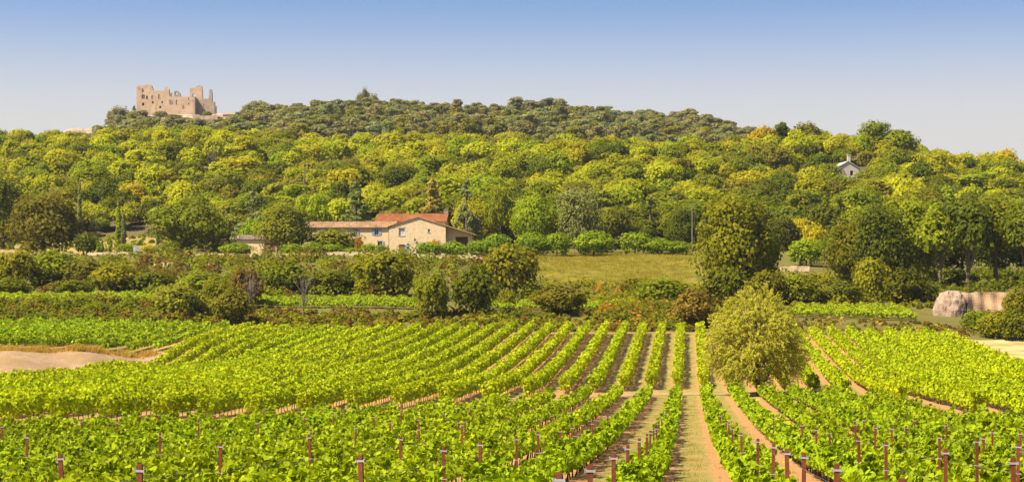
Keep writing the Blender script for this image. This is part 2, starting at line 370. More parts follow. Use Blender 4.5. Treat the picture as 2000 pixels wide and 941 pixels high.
# ------------------------------------------------------------------ leaf clouds
def unit(v): return v/(np.linalg.norm(v,axis=-1,keepdims=True)+1e-9)
KITE=np.array([(0,-.5),(.42,.02),(0,.5),(-.42,.02)])
LOBE=np.array([(0,-.40),(.40,-.44),(.47,.12),(0,.56),(-.47,.12),(-.40,-.44)])
LANCE=np.array([(0,-.5),(.13,-.05),(0,.5),(-.13,-.05)])
QUAD=np.array([(-.5,-.35),(.42,-.5),(.5,.42),(-.38,.5)])
def leaves(P,Nn,size,tmpl=QUAD,r=rng,along=None):
    n=len(P); Nn=unit(Nn)
    if along is None:
        a=unit(np.cross(Nn,unit(r.normal(size=(n,3)))))
    else: a=unit(along-Nn*(along*Nn).sum(1,keepdims=True))
    b=np.cross(Nn,a); size=np.broadcast_to(size,(n,))[:,None,None]
    V=P[:,None,:]+size*(tmpl[None,:,0:1]*b[:,None,:]+tmpl[None,:,1:2]*a[:,None,:])
    k=len(tmpl)
    return V.reshape(-1,3),np.arange(n*k).reshape(n,k)

# ------------------------------------------------------------------ vine rows
ONES=['','first','second','third','fourth','fifth','sixth','seventh','eighth','ninth','tenth','eleventh','twelfth','thirteenth','fourteenth','fifteenth','sixteenth','seventeenth','eighteenth','nineteenth']
TENS={20:'twent',30:'thirt',40:'fort',50:'fift'}
def ordw(k):
    if k<20: return ONES[k]
    t=TENS[k//10*10]
    return t+'ieth' if k%10==0 else t+'y-'+ONES[k%10]
X0=0.2
def vine_row(X,y0,y1,label,group,mat,dens,lsize,h0,hv,wid,shoot,keep=None,plant=1.1,trim=0.,tm=None):
    r=np.random.default_rng(int(abs(X)*1000)+int(y0*7)%991+(5 if X<0 else 0))
    yp=np.arange(y0,y1,plant); yp=yp+r.uniform(-.12,.12,len(yp))
    px,D=pd(X+0*yp,yp); ok=(px>-110)&(px<2110)&(D>5)
    if keep is not None: ok&=keep(px,D)
    yp=yp[ok]; D=D[ok]
    if len(yp)<2: return None
    vig=np.clip(1+(.32 if not trim else .2)*r.normal(size=len(yp))+.12*np.sin(yp*.9+X),.55,1.5)
    dn=np.interp(D,dens[0],dens[1])*plant*np.clip(vig,.7,1.3)
    if not trim: dn*=np.where(r.random(len(yp))<.09,.2,1)
    cnt=np.maximum(dn.astype(int),4)
    idx=np.repeat(np.arange(len(yp)),cnt); n=len(idx)
    v=vig[idx]; hh=(h0+hv*(v-1)*2)*(1.06 if trim else 1.)*np.interp(D[idx],[0,25,95],[.66,.70,.86 if not trim else 1.])
    # canopy cross-section: widest above the middle, open at the foot
    th=r.uniform(0,2*np.pi,n); rad=np.sqrt(r.uniform(.25,1,n))
    cx=np.cos(th)*rad*wid*v**.5; cz=.38+(hh-.38)*(.5+.5*np.sin(th)*rad)
    cy=r.normal(0,plant*.36,n)
    bump=.10*np.sin(yp[idx]*5+cy*6+X*3)
    nx=np.stack([np.cos(th)*1.0,r.normal(0,.5,n),np.sin(th)*.6+.55],1)
    sh=r.random(n)<shoot
    ns=sh.sum()
    if ns:
        # upright or arching shoots carrying their own leaves
        sid=r.integers(0,5,n)[sh]; base=np.sin(idx[sh]*12.9898+sid*78.233)*43758.5; ph=base-np.floor(base); ph2=ph*7%1
        tt=r.random(ns)
        cx[sh]=(ph-.5)*1.5*wid+(ph2-.5)*.5*tt; cy[sh]=(ph2-.5)*plant+(ph-.5)*.5*tt
        cz[sh]=hh[sh]*.85+tt*(.12+.42*ph2)
        nx[sh]=r.normal(size=(ns,3))+[0,0,.5]
    P=np.stack([X+cx+bump*wid,yp[idx]+cy,cz],1)
    gz=T(P[:,0],P[:,1]); P[:,2]+=gz
    Dn=D[idx]; ls=np.interp(Dn,lsize[0],lsize[1])*r.uniform(.65,1.25,n)
    Nn=nx+r.normal(0,.55,(n,3))
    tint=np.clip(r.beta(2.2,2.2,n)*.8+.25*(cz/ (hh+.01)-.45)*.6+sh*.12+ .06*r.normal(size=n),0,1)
    near=Dn<48
    VV=[];FF=[];TT=[];base=0
    for msk,tmpl in ((near,LOBE),(~near,QUAD)):
        if msk.any():
            V,F=leaves(P[msk],Nn[msk],ls[msk],tmpl,r); VV.append(V); FF.append(F+base); TT.append(tint[msk]); base+=len(V)
    me=mesh('foliage',np.concatenate(VV),FF,mat,np.concatenate(TT))
    root=thing('vine_row',label,'vine row',(X,float(yp[0]),float(T(X,yp[0]))),0,group)
    o=obj('foliage',me,root); o.matrix_parent_inverse=root.matrix_world.inverted(); o.location=(-X,-float(yp[0]),-float(T(X,yp[0])))
    # gnarled stems under the canopy
    k=D<200
    if k.any():
        st=MB()
        for a in yp[k]:
            z=float(T(X,a)); dx,dy=r.normal(0,.05,2)
            pts=np.array([(X,a,z-.05),(X+dx,a+dy,z+.35),(X+dx*1.5,a+dy*2,z+.75)])
            w=.035
            V=np.concatenate([p+np.array([(w,0,0),(-.5*w,.87*w,0),(-.5*w,-.87*w,0)])*(1-.25*i) for i,p in enumerate(pts)])
            st.add(V,[(0,1,4,3),(1,2,5,4),(2,0,3,5),(3,4,7,6),(4,5,8,7),(5,3,6,8)])
        s=st.build('stems',M['stem'],root); s.location=o.location; s['kind']='stuff'
    return root,o.location.copy(),yp
# near vineyard: rows 2.5 m apart
DN=((0,20,40,70,110,190),(420,420,330,190,110,75)); LS=((0,20,40,70,110,190),(.10,.105,.118,.15,.19,.23))
for k in range(-28,16):
    X=X0+1.25+2.5*k
    side='right' if k>=0 else 'left'; i=k+1 if k>=0 else -k
    lab=f'{ordw(i)} vine row {side} of the grassy central track, near vineyard' if i>1 else f'near-vineyard vine row bordering the grassy central track on its {side}'
    hp=lambda px,D:D<head_D(px)-np.interp(px,[0,700,1050,1180,1560,1700,2000],[19,18,13,8.5,8.5,12,15])
    R_=vine_row(X,9.,190.,lab,'rows of the near vineyard',M['vine'],DN,LS,.94,.34,.42,.30,hp)
    if R_ and abs(k)<14:
        root,off,yp=R_; w=MB(); a0,a1=yp[0],min(yp[-1],70)
        if a1>a0+6:
            for hz in (1.32,.95):
                ys=np.arange(a0,a1,6.); w.tube([(X+.03,a,float(T(X,a))+hz) for a in ys],.0016,4)
            o=w.build('wire',M['wire'],root); o.location=off
# farther vineyard
DF=((0,120,190,270),(190,160,105,72)); LF=((0,120,190,270),(.185,.19,.225,.265))
for k in range(-24,14):
    X=X0+1.25+2.5*k
    side='right' if k>=0 else 'left'; i=k+1 if k>=0 else -k
    lab=f'{ordw(i)} trimmed vine row {side} of the central line, farther vineyard'
    if i==1: lab=f'trimmed farther-vineyard row first {side} of the central line'
    hp=lambda px,D:(D>head_D(px)+1.5)&(D<256.5)
    vine_row(X,95.,272.,lab,'rows of the farther vineyard',M['vine_far'],DF,LF,1.5,.2,.50,.16,hp,trim=1.)
# small vineyard behind the fallow field
for k in range(0,40):
    X=-60.5-2.1*k
    hp=lambda px,D:(D>np.interp(px,[-200,0,300,470],[199,205.5,225,252]))&(D<260)&(px<452)
    vine_row(X,170.,300.,f'{ordw(k+1)} bushy vine row from the right in the small left vineyard','rows of the small left vineyard',M['vine_left'],((0,190,270),(70,60,46)),((0,190,270),(.27,.28,.33)),1.45,.3,.52,.08,hp,plant=1.4)
# narrow strips of vines on the upper terraces (rows along the contour)
def strip_row(pxa,pxb,D,label,mat,h=1.5):
    r=np.random.default_rng(int(pxa*3+D)); n=int((pxb-pxa)/FPX*D*60)
    px=r.uniform(pxa,pxb,n); cd=D+r.normal(0,.45,n); x,y=xy(px,cd)
    z=T(x,y)+.35+(h-.35)*r.beta(1.6,1.2,n)+.15*np.sin(px*.21)
    tint=np.clip(r.beta(2,2,n)*.85+.15,0,1)
    V,F=leaves(np.stack([x,y,z],1),r.normal(0,.6,(n,3))+[0,-.3,.8],r.uniform(.2,.36,n),QUAD,r)
    g=ground((pxa+pxb)/2,D); root=thing('vine_row',label,'vine row',g)
    o=obj('foliage',mesh('foliage',V-np.array(g),F,mat,tint),root); return root
for j,D in enumerate((281,284,287,290)):
    hs=.95
    wd=['front','second','third','rearmost'][j]
    strip_row(-60,440,D,f'{wd} row of the narrow bright vine strip above the left scrub bank',M['vine_strip'],hs)
    strip_row(490,815,D,f'{wd} row of the narrow vine strip in the middle, below the farmhouse terrace',M['vine_strip'],hs)
    strip_row(930,1240,D,f'{wd} row of the vine strip half hidden behind dark shrubs, centre right',M['vine_strip'],hs)
for j,D in enumerate((277,280,283,286,289,292)):
    wd=['front','second','third','fourth','fifth','rearmost'][j]
    strip_row(1535+j*4,1790-j*6,D,f'{wd} row of the small vine strip left of the rounded rock',M['vine_strip'],1.25)

# ------------------------------------------------------------------ vineyard posts, read off along the rows
POSTS=[(5,827),(52,850),(130,881),(272,905),(311,846),(308,808),(162,816),(226,825),(387,821),(420,809),(430,861),(502,817),(513,803),
(587,803),(596,813),(606,834),(610,855),(633,887),(650,800),(668,812),(692,827),(702,796),(730,805),(733,850),(746,796),(762,824),(783,803),(787,792),(805,870),(818,817),(822,840),(821,790),(869,814),(905,861),(895,831),(907,812),(936,826),(943,792),(975,852),(920,794),
(1031,842),(1069,838),(1075,922),(1099,831),(1056,812),(1077,804),(1122,826),(1140,818),(1157,816),(1170,812),(1186,809),(1156,895),(1198,877),(1226,864),(1249,855),(1262,847),(1269,840),(1277,835),(1281,829),(1289,824),(1295,817),(1303,805),(1304,796),
(1480,856),(1506,865),(1413,821),(1422,824),(1432,829),(1450,836),(1398,809),(1494,812),(1541,876),(1587,883),(1668,904),(1661,853),(1706,861),(1850,885),(1852,855),(1849,822),(1741,840),(1622,844),(1594,839),(1568,831),(1650,825),(1678,831),(1708,834),(1793,848),(1806,832),(1925,865),(1939,833),(1964,850),(1983,900),(1997,840),(1845,935),(1788,810),(1714,817),(1668,812)]
PH=1.5
def post_meshes():
    b=MB()   # rolled steel C profile with a pointed lip
    prof=[(-.029,-.02),(.029,-.02),(.029,.02),(.018,.02),(.018,-.008),(-.018,-.008),(-.018,.02),(-.029,.02)]
    n=len(prof); V=[(x,y,z) for z in (-.3,PH) for x,y in prof]
    b.add(V,[(i,(i+1)%n,n+(i+1)%n,n+i) for i in range(n)]); b.add(np.array(V)[n:],[tuple(range(n))])
    c=MB(); c.box(-.060,.060,-.028,.028,PH-.088,PH-.064); c.box(-.060,-.05,-.032,.032,PH-.094,PH-.056); c.box(.05,.060,-.032,.032,PH-.094,PH-.056)
    d=MB(); d.box(-.055,.055,-.026,.026,PH-.56,PH-.545)
    return b.me('shaft',M['rust']),c.me('wire_clip',M['clip']),d.me('lower_clip',M['clip'])
PM=post_meshes()
Ds=np.arange(8,175,.1)
placed=[]
for (px,py) in POSTS:
    x,y=xy(px,Ds); zt=T(x,y)+PH; pyt=HOR-(zt-ZC)/Ds*FPX
    i=int(np.argmin(np.abs(pyt-py)+ (Ds>head_D(px)-8)*1000))
    D=Ds[i]; X=x[i]; Y=y[i]
    kx=X0+1.25+2.5*round((X-X0-1.25)/2.5)
    if abs(kx-X)>.05 and abs(px-1345)>60:      # slide along the sight line onto the row
        a=(px-1000)/FPX; tx,ty=FX+a*RX,FY+a*RY
        D2=kx/tx
        if abs(D2/D-1)<.12 and D2<head_D(px)-6: D=D2; X=kx; Y=ty*D2
        else: X=.5*(X+kx)
    elif abs(px-1345)<=60: X=kx
    placed.append((px,py,D,X,Y))
placed.sort(key=lambda t:t[2])
cnt={}
for (px,py,D,X,Y) in placed:
    k=round((X-X0-1.25)/2.5); side='right' if k>=0 else 'left'; i=k+1 if k>=0 else -k
    c=cnt.get(k,0)+1; cnt[k]=c
    lab=f'rusty steel post with white clip, {ordw(c)} nearest in {ordw(i)} row {side} of track'
    o=thing('vineyard_post',lab,'post',(X,Y,float(T(X,Y))),float(rng.normal(0,.12)),'rusty posts of the near vineyard')
    o.rotation_euler[0]=float(rng.normal(0,.02)); o.rotation_euler[1]=float(rng.normal(0,.025))
    if PM:
        a=obj('shaft',PM[0],o); b=obj('wire_clip',PM[1],o)
        if D<60: obj('lower_clip',PM[2],o)
for (px,py,lab) in ((1070,797,'small turquoise plastic vine guard left of the row of posts'),(938,803,'small turquoise plastic vine guard near the dark edge of the farther vineyard'),(1318,826,'small turquoise plastic vine guard beside the central track')):
    x,y=xy(px,Ds); zt=T(x,y)+1.0; i=int(np.argmin(np.abs(HOR-(zt-ZC)/Ds*FPX-py)))
    b=MB(); b.tube([(0,0,.3),(.01,0,.65),(0,.01,1.0)],[.11,.12,.10],7); b.tube([(0,0,-.1),(0,0,1.15)],.015,5)
    o=b.build('vine_guard',M['guard']); o.location=(x[i],y[i],float(T(x[i],y[i]))); tag(o,lab,'vine guard','plastic vine guards')

# ------------------------------------------------------------------ tree kinds
def tree_proto(seed,kind,H=8.,R=4.,n=1500,leaf=.45,trunk=True,clumps=None):
    """unit tree of height H and crown radius R: (V,F,tint) for the crown and an MB for trunk and limbs"""
    r=np.random.default_rng(seed); tr=MB()
    if kind in('oak','round','shrub','tall','full'):
        z0={'oak':.14,'full':.03,'round':.0,'shrub':.0,'tall':.28}[kind]*H
        K=clumps or {'full':40,'oak':85,'round':30,'shrub':22,'tall':80}[kind]
        d=unit(r.normal(size=(K,3))); lo_=-.45 if kind in('oak','tall') else -.9; d[:,2]=np.where(d[:,2]<lo_,-d[:,2],d[:,2]); q=r.uniform(.25,.80,K)**.6
        cz=(z0+H)/2; C=np.stack([d[:,0]*q*R*.95,d[:,1]*q*R*.95,cz+d[:,2]*q*(H-z0)/2*.92],1)
        C[:,:2]*=r.uniform(.75,1.18,(K,1))
        cr=R*(r.uniform(.11,.24,K) if K>45 else r.uniform(.22,.40,K))*(1-.25*np.clip((C[:,2]-cz)/(H-z0)*2,0,1))
        top=C[:,2]+cr*.8; C[:,2]-=np.clip(top-H,0,None)
        if kind in('shrub','full','round'): C[:,2]=np.maximum(C[:,2]*1.12-.10*H,cr*.40)
        flat=1.0
    elif kind=='pine':
        z0=.38*H; K=clumps or 20
        a=r.uniform(0,2*np.pi,K); z=z0+(H-z0)*r.uniform(0,1,K)**.8; rr=R*np.sqrt(r.random(K))*(1.0-.55*(z-z0)/(H-z0))
        C=np.stack([np.cos(a)*rr,np.sin(a)*rr,z*.95],1); cr=R*r.uniform(.24,.42,K); flat=.55
    elif kind=='umbrella':
        z0=.45*H; K=clumps or 40
        d=unit(r.normal(size=(K,3))); d[:,2]=np.abs(d[:,2]); q=r.uniform(.5,.85,K)
        C=np.stack([d[:,0]*q*R,d[:,1]*q*R,z0+d[:,2]*q*(H-z0)*.92],1); cr=R*r.uniform(.18,.30,K); flat=.7
    elif kind=='cone':
        z0=.05*H; K=clumps or 70
        t=r.uniform(0,1,K)**1.25; a=r.uniform(0,2*np.pi,K); rr=R*(1-t)**.85*r.uniform(.55,.95,K)
        C=np.stack([np.cos(a)*rr,np.sin(a)*rr,z0+t*(H-z0)*.95],1); cr=R*(.10+.20*(1-t))*r.uniform(.8,1.2,K); flat=.55
    elif kind=='cedar':
        z0=.1*H; K=clumps or 60
        lev=r.integers(0,11,K); t=np.clip((lev+r.uniform(-.5,.5,K))/11,0,1); a=r.uniform(0,2*np.pi,K); rr=R*(1-t*.9)*r.uniform(.25,.95,K)
        C=np.stack([np.cos(a)*rr,np.sin(a)*rr,z0+np.clip(t,0,1)*(H-z0)*.94-.12*rr],1); cr=R*(.12+.16*(1-t))*r.uniform(.8,1.2,K); flat=.5
    elif kind=='column':
        K=clumps or 26; t=np.linspace(0,1,K); a=r.uniform(0,2*np.pi,K)
        pr=R*np.clip(np.sin(np.pi*(.12+.86*t))**.5,.05,1); rr=pr*.35
        C=np.stack([np.cos(a)*rr,np.sin(a)*rr,.02*H+t*H*.94],1); cr=pr*.75; flat=1.6
    w=cr**2; k=r.choice(len(C),n,p=w/w.sum())
    d=unit(r.normal(size=(n,3))); d[:,2]=np.where(r.random(n)<.35,np.abs(d[:,2]),d[:,2])
    rho=r.uniform(.55,1.08,n)**.7
    P=C[k]+d*rho[:,None]*cr[k][:,None]*np.array([1,1,flat])
    if kind in('oak','tall','full','round','shrub'):
        f_=r.random(n)<.46; m_=int(f_.sum())          # loose twigs between the clumps
        dd=unit(r.normal(size=(m_,3))); dd[:,2]=np.where(dd[:,2]<-.6,-dd[:,2],dd[:,2])
        ln=1+.16*np.sin(3*np.arctan2(dd[:,1],dd[:,0])+seed)+.12*np.sin(5*dd[:,2]+seed*2.)
        P[f_]=np.array([0,0,(z0+H)/2])+dd*(r.uniform(.25,1.,m_)**.4*ln)[:,None]*np.array([R*.9,R*.9,(H-z0)*.48]); d[f_]=dd
    P[:,2]=np.maximum(P[:,2],.05)
    Nn=d+np.array([0,0,.45])+r.normal(0,.45,(n,3))
    ct=r.uniform(-.22,.22,len(C))
    tint=np.clip(.5+ct[k]+r.normal(0,.22,n),0,1)
    tm=QUAD
    V,F=leaves(P,Nn,leaf*r.uniform(.6,1.3,n),tm,r)
    if trunk:
        hz=H*.62 if kind!='column' else H*.9
        if kind in('cone','cedar'): hz=H*.95
        b=r.normal(0,.03*H,2)*(0 if kind in('cone','cedar','column') else 1)
        r0=max(.05,H*.028)*(1.0 if kind!='shrub' else .5)
        ax=[(0,0,-.4),(b[0]*.2,b[1]*.2,H*.2),(b[0]*.7,b[1]*.7,H*.42),(b[0],b[1],hz)]
        tr.tube(ax,[r0*1.25,r0*.95,r0*.7,r0*.25],6)
        if kind not in('column','cone'):
            for c in C[r.permutation(len(C))[:9]]:
                s=r.uniform(.2,.5)*H*.8; s=min(s,c[2]*.8)
                p0=np.array([b[0]*s/H,b[1]*s/H,s]); p1=p0*.45+c*.55+[0,0,-.06*H*r.random()]
                tr.tube([p0,p1,c],[r0*.5,r0*.3,r0*.1],4)
    return V,F,tint,tr
PROTO={}
def proto(key,mat,*a,bark='bark',**k):
    V,F,tint,tr=tree_proto(*a,**k)
    cm=mesh('crown',V,F,None,tint); tm=tr.me('trunk',M[bark])
    H=a[2] if len(a)>2 else k.get('H',8.); R=a[3] if len(a)>3 else k.get('R',4.)
    PROTO[key]=dict(V=V,F=F,tint=tint,crown=cm,trunk=tm,H=H,R=R,mats={})
def crown_obj(key,mat,parent):
    me=PROTO[key]['crown']
    if not me.materials: me.materials.append(M['oak_green'])
    o=obj('crown',me,parent); o.material_slots[0].link='OBJECT'; o.material_slots[0].material=M[mat]; return o
for i in range(6): proto(f'oak{i}',None,100+i,'oak',8.,4.2,4200,.36)
for i in range(3): proto(f'tall{i}',None,130+i,'tall',10.,4.2,4200,.38)
for i in range(5): proto(f'far_oak{i}',None,150+i,'oak',8.,4.2,3000,.40)
for i in range(3): proto(f'far_tall{i}',None,170+i,'tall',8.,3.6,3000,.38)
for i in range(5): proto(f'pine{i}',None,200+i,'pine',9.,3.8,1300,.50)
for i in range(4): proto(f'far_pine{i}',None,220+i,'pine',9.,4.0,1000,.55)
for i in range(4): proto(f'big{i}',None,300+i,'full',11.,6.,8500,.34,clumps=80)
for i in range(4): proto(f'shrub{i}',None,400+i,'shrub',3.,2.2,1500,.24)
for i in range(2): proto(f'round{i}',None,430+i,'round',4.,2.6,3200,.24,clumps=48)
proto('cone0',None,500,'cone',10.,3.2,4200,.30); proto('cedar0',None,510,'cedar',11.,3.6,3200,.34); proto('cedar1',None,511,'cedar',11.,3.4,2600,.34)
proto('column0',None,520,'column',9.,.55,1300,.26); proto('column1',None,521,'column',4.,.5,700,.22)
proto('umbrella0',None,530,'umbrella',7.,4.6,3600,.30)
def put_tree(name,label,cat,key,mat,px,D,top_y=None,width=None,H=None,rz=None,group=None,base=None,sink=0.,parts=('trunk','crown')):
    """top_y and width are photo measures; they become a real height and width at that distance"""
    if base is not None:      # stand where the slope itself passes the seen foot of the plant
        dd=np.arange(262,400,1.0); x_,y_=xy(px,dd); D=float(dd[int(np.argmin(np.abs(HOR-(T(x_,y_)-ZC)/dd*FPX-base)))])
    x,y,z=ground(px,D); z-=sink; p=PROTO[key]
    h=H if H else zat(top_y,D)-z
    sz=h/p['H']; sx_=(width*D/FPX)/(2*p['R']) if width else sz
    o=thing(name,label,cat,(x,y,z),float(rng.uniform(0,6.28)) if rz is None else rz,group,(sx_,sx_,sz))
    if 'trunk' in parts: obj('trunk',p['trunk'],o)
    crown_obj(key,mat,o)
    return o

# ------------------------------------------------------------------ masonry helpers
def wall(name,outline,holes,th,mat,parent,loc=(0,0,0),rz=0):
    """upright wall from an outline in (x,z) with real openings, thickness th going back along +y"""
    loops=[[Vector((x,z,0)) for x,z in outline]]+[[Vector((x,z,0)) for x,z in h] for h in holes]
    tris=tessellate_polygon(loops); pts=[p for l in loops for p in l]; n=len(pts)
    V=[(p.x,0,p.y) for p in pts]+[(p.x,th,p.y) for p in pts]
    F3=[]
    for a,b,c in tris:
        A,B,C=pts[a],pts[b],pts[c]
        ccw=(B-A).cross(C-A).z>0
        t=(a,b,c) if ccw else (a,c,b)
        F3.append(t); F3.append((t[2]+n,t[1]+n,t[0]+n))
    F4=[];o=0
    for l in loops:
        m=len(l); ar=sum(l[i].x*l[(i+1)%m].y-l[(i+1)%m].x*l[i].y for i in range(m))
        for i in range(m):
            a,b=o+i,o+(i+1)%m
            q=(a,a+n,b+n,b)
            if (ar<0)!=(o>0): q=q[::-1]
            F4.append(q)
        o+=m
    ob=obj(name,mesh(name,V,[np.array(F3),np.array(F4)],mat),parent); ob.location=loc; ob.rotation_euler=(0,0,rz); return ob
def rect(x0,x1,z0,z1): return [(x0,z0),(x1,z0),(x1,z1),(x0,z1)]
def arch(x0,x1,z0,z1): 
    m=(x0+x1)/2; w=(x1-x0)/2
    return [(x0,z0),(x1,z0),(x1,z1-w)]+[(m+w*math.cos(t),z1-w+w*math.sin(t)) for t in (.6,1.2,1.57,1.95,2.5)]+[(x0,z1-w)]
def part_box(name,mat,parent,x0,x1,y0,y1,z0,z1,loc=None):
    b=MB(); b.box(x0,x1,y0,y1,z0,z1); return b.build(name,mat,parent)
def roof_slab(name,mat,parent,x0,x1,y0,z0,y1,z1,th=.14,step=.22):
    """canal-tile slab running from eave (y0,z0) to ridge (y1,z1), rounded tile ribs along the slope"""
    xs=np.arange(x0,x1+.001,step/4); ph=(xs-x0)/step*2*np.pi; up=.05*np.sin(ph)
    r=np.random.default_rng(int(abs(x0*7+z0*13)))
    rows=[]; nrow=7
    for i in range(nrow):
        t=i/(nrow-1); j=r.normal(0,.012,len(xs))
        rows.append(np.stack([xs,np.full_like(xs,y0+(y1-y0)*t),z0+(z1-z0)*t+up+j],1))
    bot=[np.stack([xs,np.full_like(xs,y),np.full_like(xs,z-th)],1) for y,z in((y0,z0),(y1,z1))]
    V=np.concatenate(rows+bot); c=len(xs); F=[]
    i=(np.arange(nrow-1)[:,None]*c+np.arange(c-1)).ravel(); F.append(np.stack([i,i+1,i+1+c,i+c],1))
    a=np.arange(c-1); e0=nrow*c; e1=e0+c; tp=(nrow-1)*c
    F.append(np.stack([e0+a,e0+a+1,a+1,a],1)); F.append(np.stack([tp+a,tp+a+1,e1+a+1,e1+a],1)); F.append(np.stack([e0+a,e1+a,e1+a+1,e0+a+1],1))
    for q in(0,c-1): F.append(np.array([[e0+q]+[k*c+q for k in range(nrow)]+[e1+q]]))
    return obj(name,mesh(name,V,[np.concatenate(F[:4])]+F[4:],mat),parent)
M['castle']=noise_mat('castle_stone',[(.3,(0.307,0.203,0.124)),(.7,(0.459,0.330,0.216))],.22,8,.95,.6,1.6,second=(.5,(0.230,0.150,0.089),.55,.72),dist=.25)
M['castle_dark']=noise_mat('shade_toned_stone',[(.3,(0.205,0.155,0.105)),(.7,(0.315,0.246,0.171))],.3,8,.95,.6,1.6,dist=.25)  # darker copy of the castle stone, shade of right-hand walls put into its colour
M['render']=noise_mat('ochre_limewash',[(.3,(0.526,0.377,0.198)),(.7,(0.639,0.490,0.286))],.5,7,.92,.4,5,second=(1.6,(0.432,0.302,0.152),.56,.74),dist=.04)
M['rubble']=noise_mat('rubble_stone',[(.35,(0.431,0.309,0.168)),(.65,(0.636,0.487,0.293))],1.7,7,.93,.6,5,second=(.6,(0.562,0.421,0.241),.45,.65),dist=.06)
M['tile_red']=noise_mat('red_roof_tiles',[(.3,(0.198,0.058,0.017)),(.7,(0.292,0.110,0.036))],1.2,6,.85,.2,8,second=(.5,(0.253,0.121,0.046),.5,.7))
M['tile_old']=noise_mat('weathered_roof_tiles',[(.3,(0.283,0.167,0.083)),(.7,(0.428,0.276,0.144))],1.2,6,.88,.2,8,second=(.5,(0.257,0.130,0.060),.5,.7))
M['tile_pink']=noise_mat('pale_roof_tiles',[(.3,(0.300,0.204,0.150)),(.7,(0.384,0.288,0.222))],1.2,6,.88,.2,8)
M['shutter']=noise_mat('blue_shutter',[(.3,(0.156,0.240,0.360)),(.7,(0.216,0.300,0.408))],3,4,.6,.1,20)
M['curtain']=noise_mat('white_curtain',[(.3,(0.303,0.308,0.319)),(.7,(0.396,0.402,0.407))],3,4,.7,.1,20)
M['door']=noise_mat('brown_door',[(.3,(.16,.075,.045)),(.7,(.25,.12,.075))],4,4,.6,.2,20,stretch=(1,1,.2))
M['palestone']=noise_mat('pale_limewash',[(.3,(.36,.31,.25)),(.7,(.47,.42,.35))],.6,6,.9,.3,4)
M['lintel']=noise_mat('grey_lintel',[(.3,(.30,.24,.17)),(.7,(.42,.34,.25))],3,4,.9,.2,20)
M['white']=noise_mat('white_paint',[(.3,(0.518,0.518,0.511)),(.7,(0.590,0.590,0.576))],2,4,.6,.1,10)
M['ochre']=noise_mat('ochre_earth_wall',[(.3,(0.420,0.251,0.127)),(.7,(0.518,0.332,0.192))],.35,7,.95,.5,3,second=(.25,(0.485,0.356,0.245),.5,.7),dist=.1)
M['rock']=noise_mat('stained_rock',[(.3,(0.204,0.142,0.096)),(.55,(0.337,0.240,0.165)),(.8,(0.388,0.284,0.197))],.45,8,.95,.9,2.0,second=(.42,(0.076,0.054,0.039),.50,.62),dist=.4,stretch=(1,1,.55))
M['cliff']=noise_mat('pale_cliff',[(.3,(0.264,0.192,0.120)),(.7,(0.372,0.288,0.192))],.3,8,.95,.8,1.5,second=(.4,(0.180,0.120,0.066),.55,.7),dist=.3)
mg,ng=newmat('window_glass'); pg=N(ng,'ShaderNodeBsdfPrincipled'); pg.inputs['Base Color'].default_value=(.03,.035,.04,1); pg.inputs['Roughness'].default_value=.08
og=N(ng,'ShaderNodeOutputMaterial'); ng.links.new(pg.outputs[0],og.inputs['Surface']); M['glass']=mg

# ------------------------------------------------------------------ farmhouse
HPHI=YAW-math.radians(3.5)
DH=395.; hx,hy,_=ground(800,DH); hz=zat(499,DH)
house=thing('farmhouse','long stone farmhouse with tiled roofs and blue shutters on the garden terrace','house',(hx,hy,hz),HPHI)
S=DH/FPX
def lx(px): return (px-800)*S
def lz(py): return (499-py)*S
def window(parent,name,x0,x1,z0,z1,y,pane='glass',left=None,right=None,surround=True):
    f=MB(); t=.07
    f.box(x0,x0+t,y,y+.08,z0,z1); f.box(x1-t,x1,y,y+.08,z0,z1); f.box(x0+t,x1-t,y,y+.08,z1-t,z1); f.box(x0+t,x1-t,y,y+.08,z0,z0+t); f.box((x0+x1)/2-.03,(x0+x1)/2+.03,y+.01,y+.07,z0+t,z1-t)
    w=f.build(name,M['white'],parent)
    g=MB(); g.box(x0+t,x1-t,y+.04,y+.055,z0+t,z1-t); g.build('pane',M[pane],w)
    sl=MB(); sl.box(x0-.1,x1+.1,-.08,y,z0-.12,z0-.003); sl.build('sill',M['lintel'],w)
    if surround:
        l=MB(); l.box(x0-.15,x1+.15,-.03,y-.06,z1+.003,z1+.22); l.build('lintel',M['lintel'],w)
    for sd in(left,right):
        if sd:
            b=MB(); b.box(sd[0],sd[1],-.07,-.02,z0,z1); 
            for k in range(1,4): b.box(sd[0]+.04,sd[1]-.04,-.085,-.07,z0+(z1-z0)*k/4-.04,z0+(z1-z0)*k/4+.04)
            b.build('shutter',M['shutter'],w)
    return w
# left wing
wl0,wl1=lx(560),lx(760); we=lz(442); 
w1=(lx(690)-.05,lx(690)+.75,lz(459),lz(448)); w2=(lx(731),lx(739),lz(459),lz(446)); w3=(lx(737),lx(746),lz(483),lz(471))
w0=(lx(640),lx(648),lz(460),lz(449))
wing=wall('wing_wall',rect(wl0,wl1,-1.5,we),[rect(*w) for w in(w0,w1,w2,w3)],.5,M['render'],house)
window(wing,'window',*w0,.22,left=(w0[0]-.62,w0[0]-.04),right=(w0[1]+.04,w0[1]+.62))
window(wing,'window',*w1,.22,left=(w1[0]-.62,w1[0]-.04),right=(w1[1]+.04,w1[1]+.5))
window(wing,'window',*w2,.22,left=(w2[0]-.55,w2[0]-.04),right=(w2[1]+.04,w2[1]+.62))
window(wing,'window',*w3,.22,right=(w3[1]+.04,w3[1]+.5))
wb=MB(); wb.box(wl0,wl1,6.5,7.0,-1.5,we); wb.box(wl0,wl0+.5,.501,6.499,-1.5,we); wb.build('wing_back_wall',M['render'],house)
roof_slab('wing_roof',M['tile_old'],house,wl0-.3,lx(771),-.45,lz(443),4.1,lz(443)+1.35)
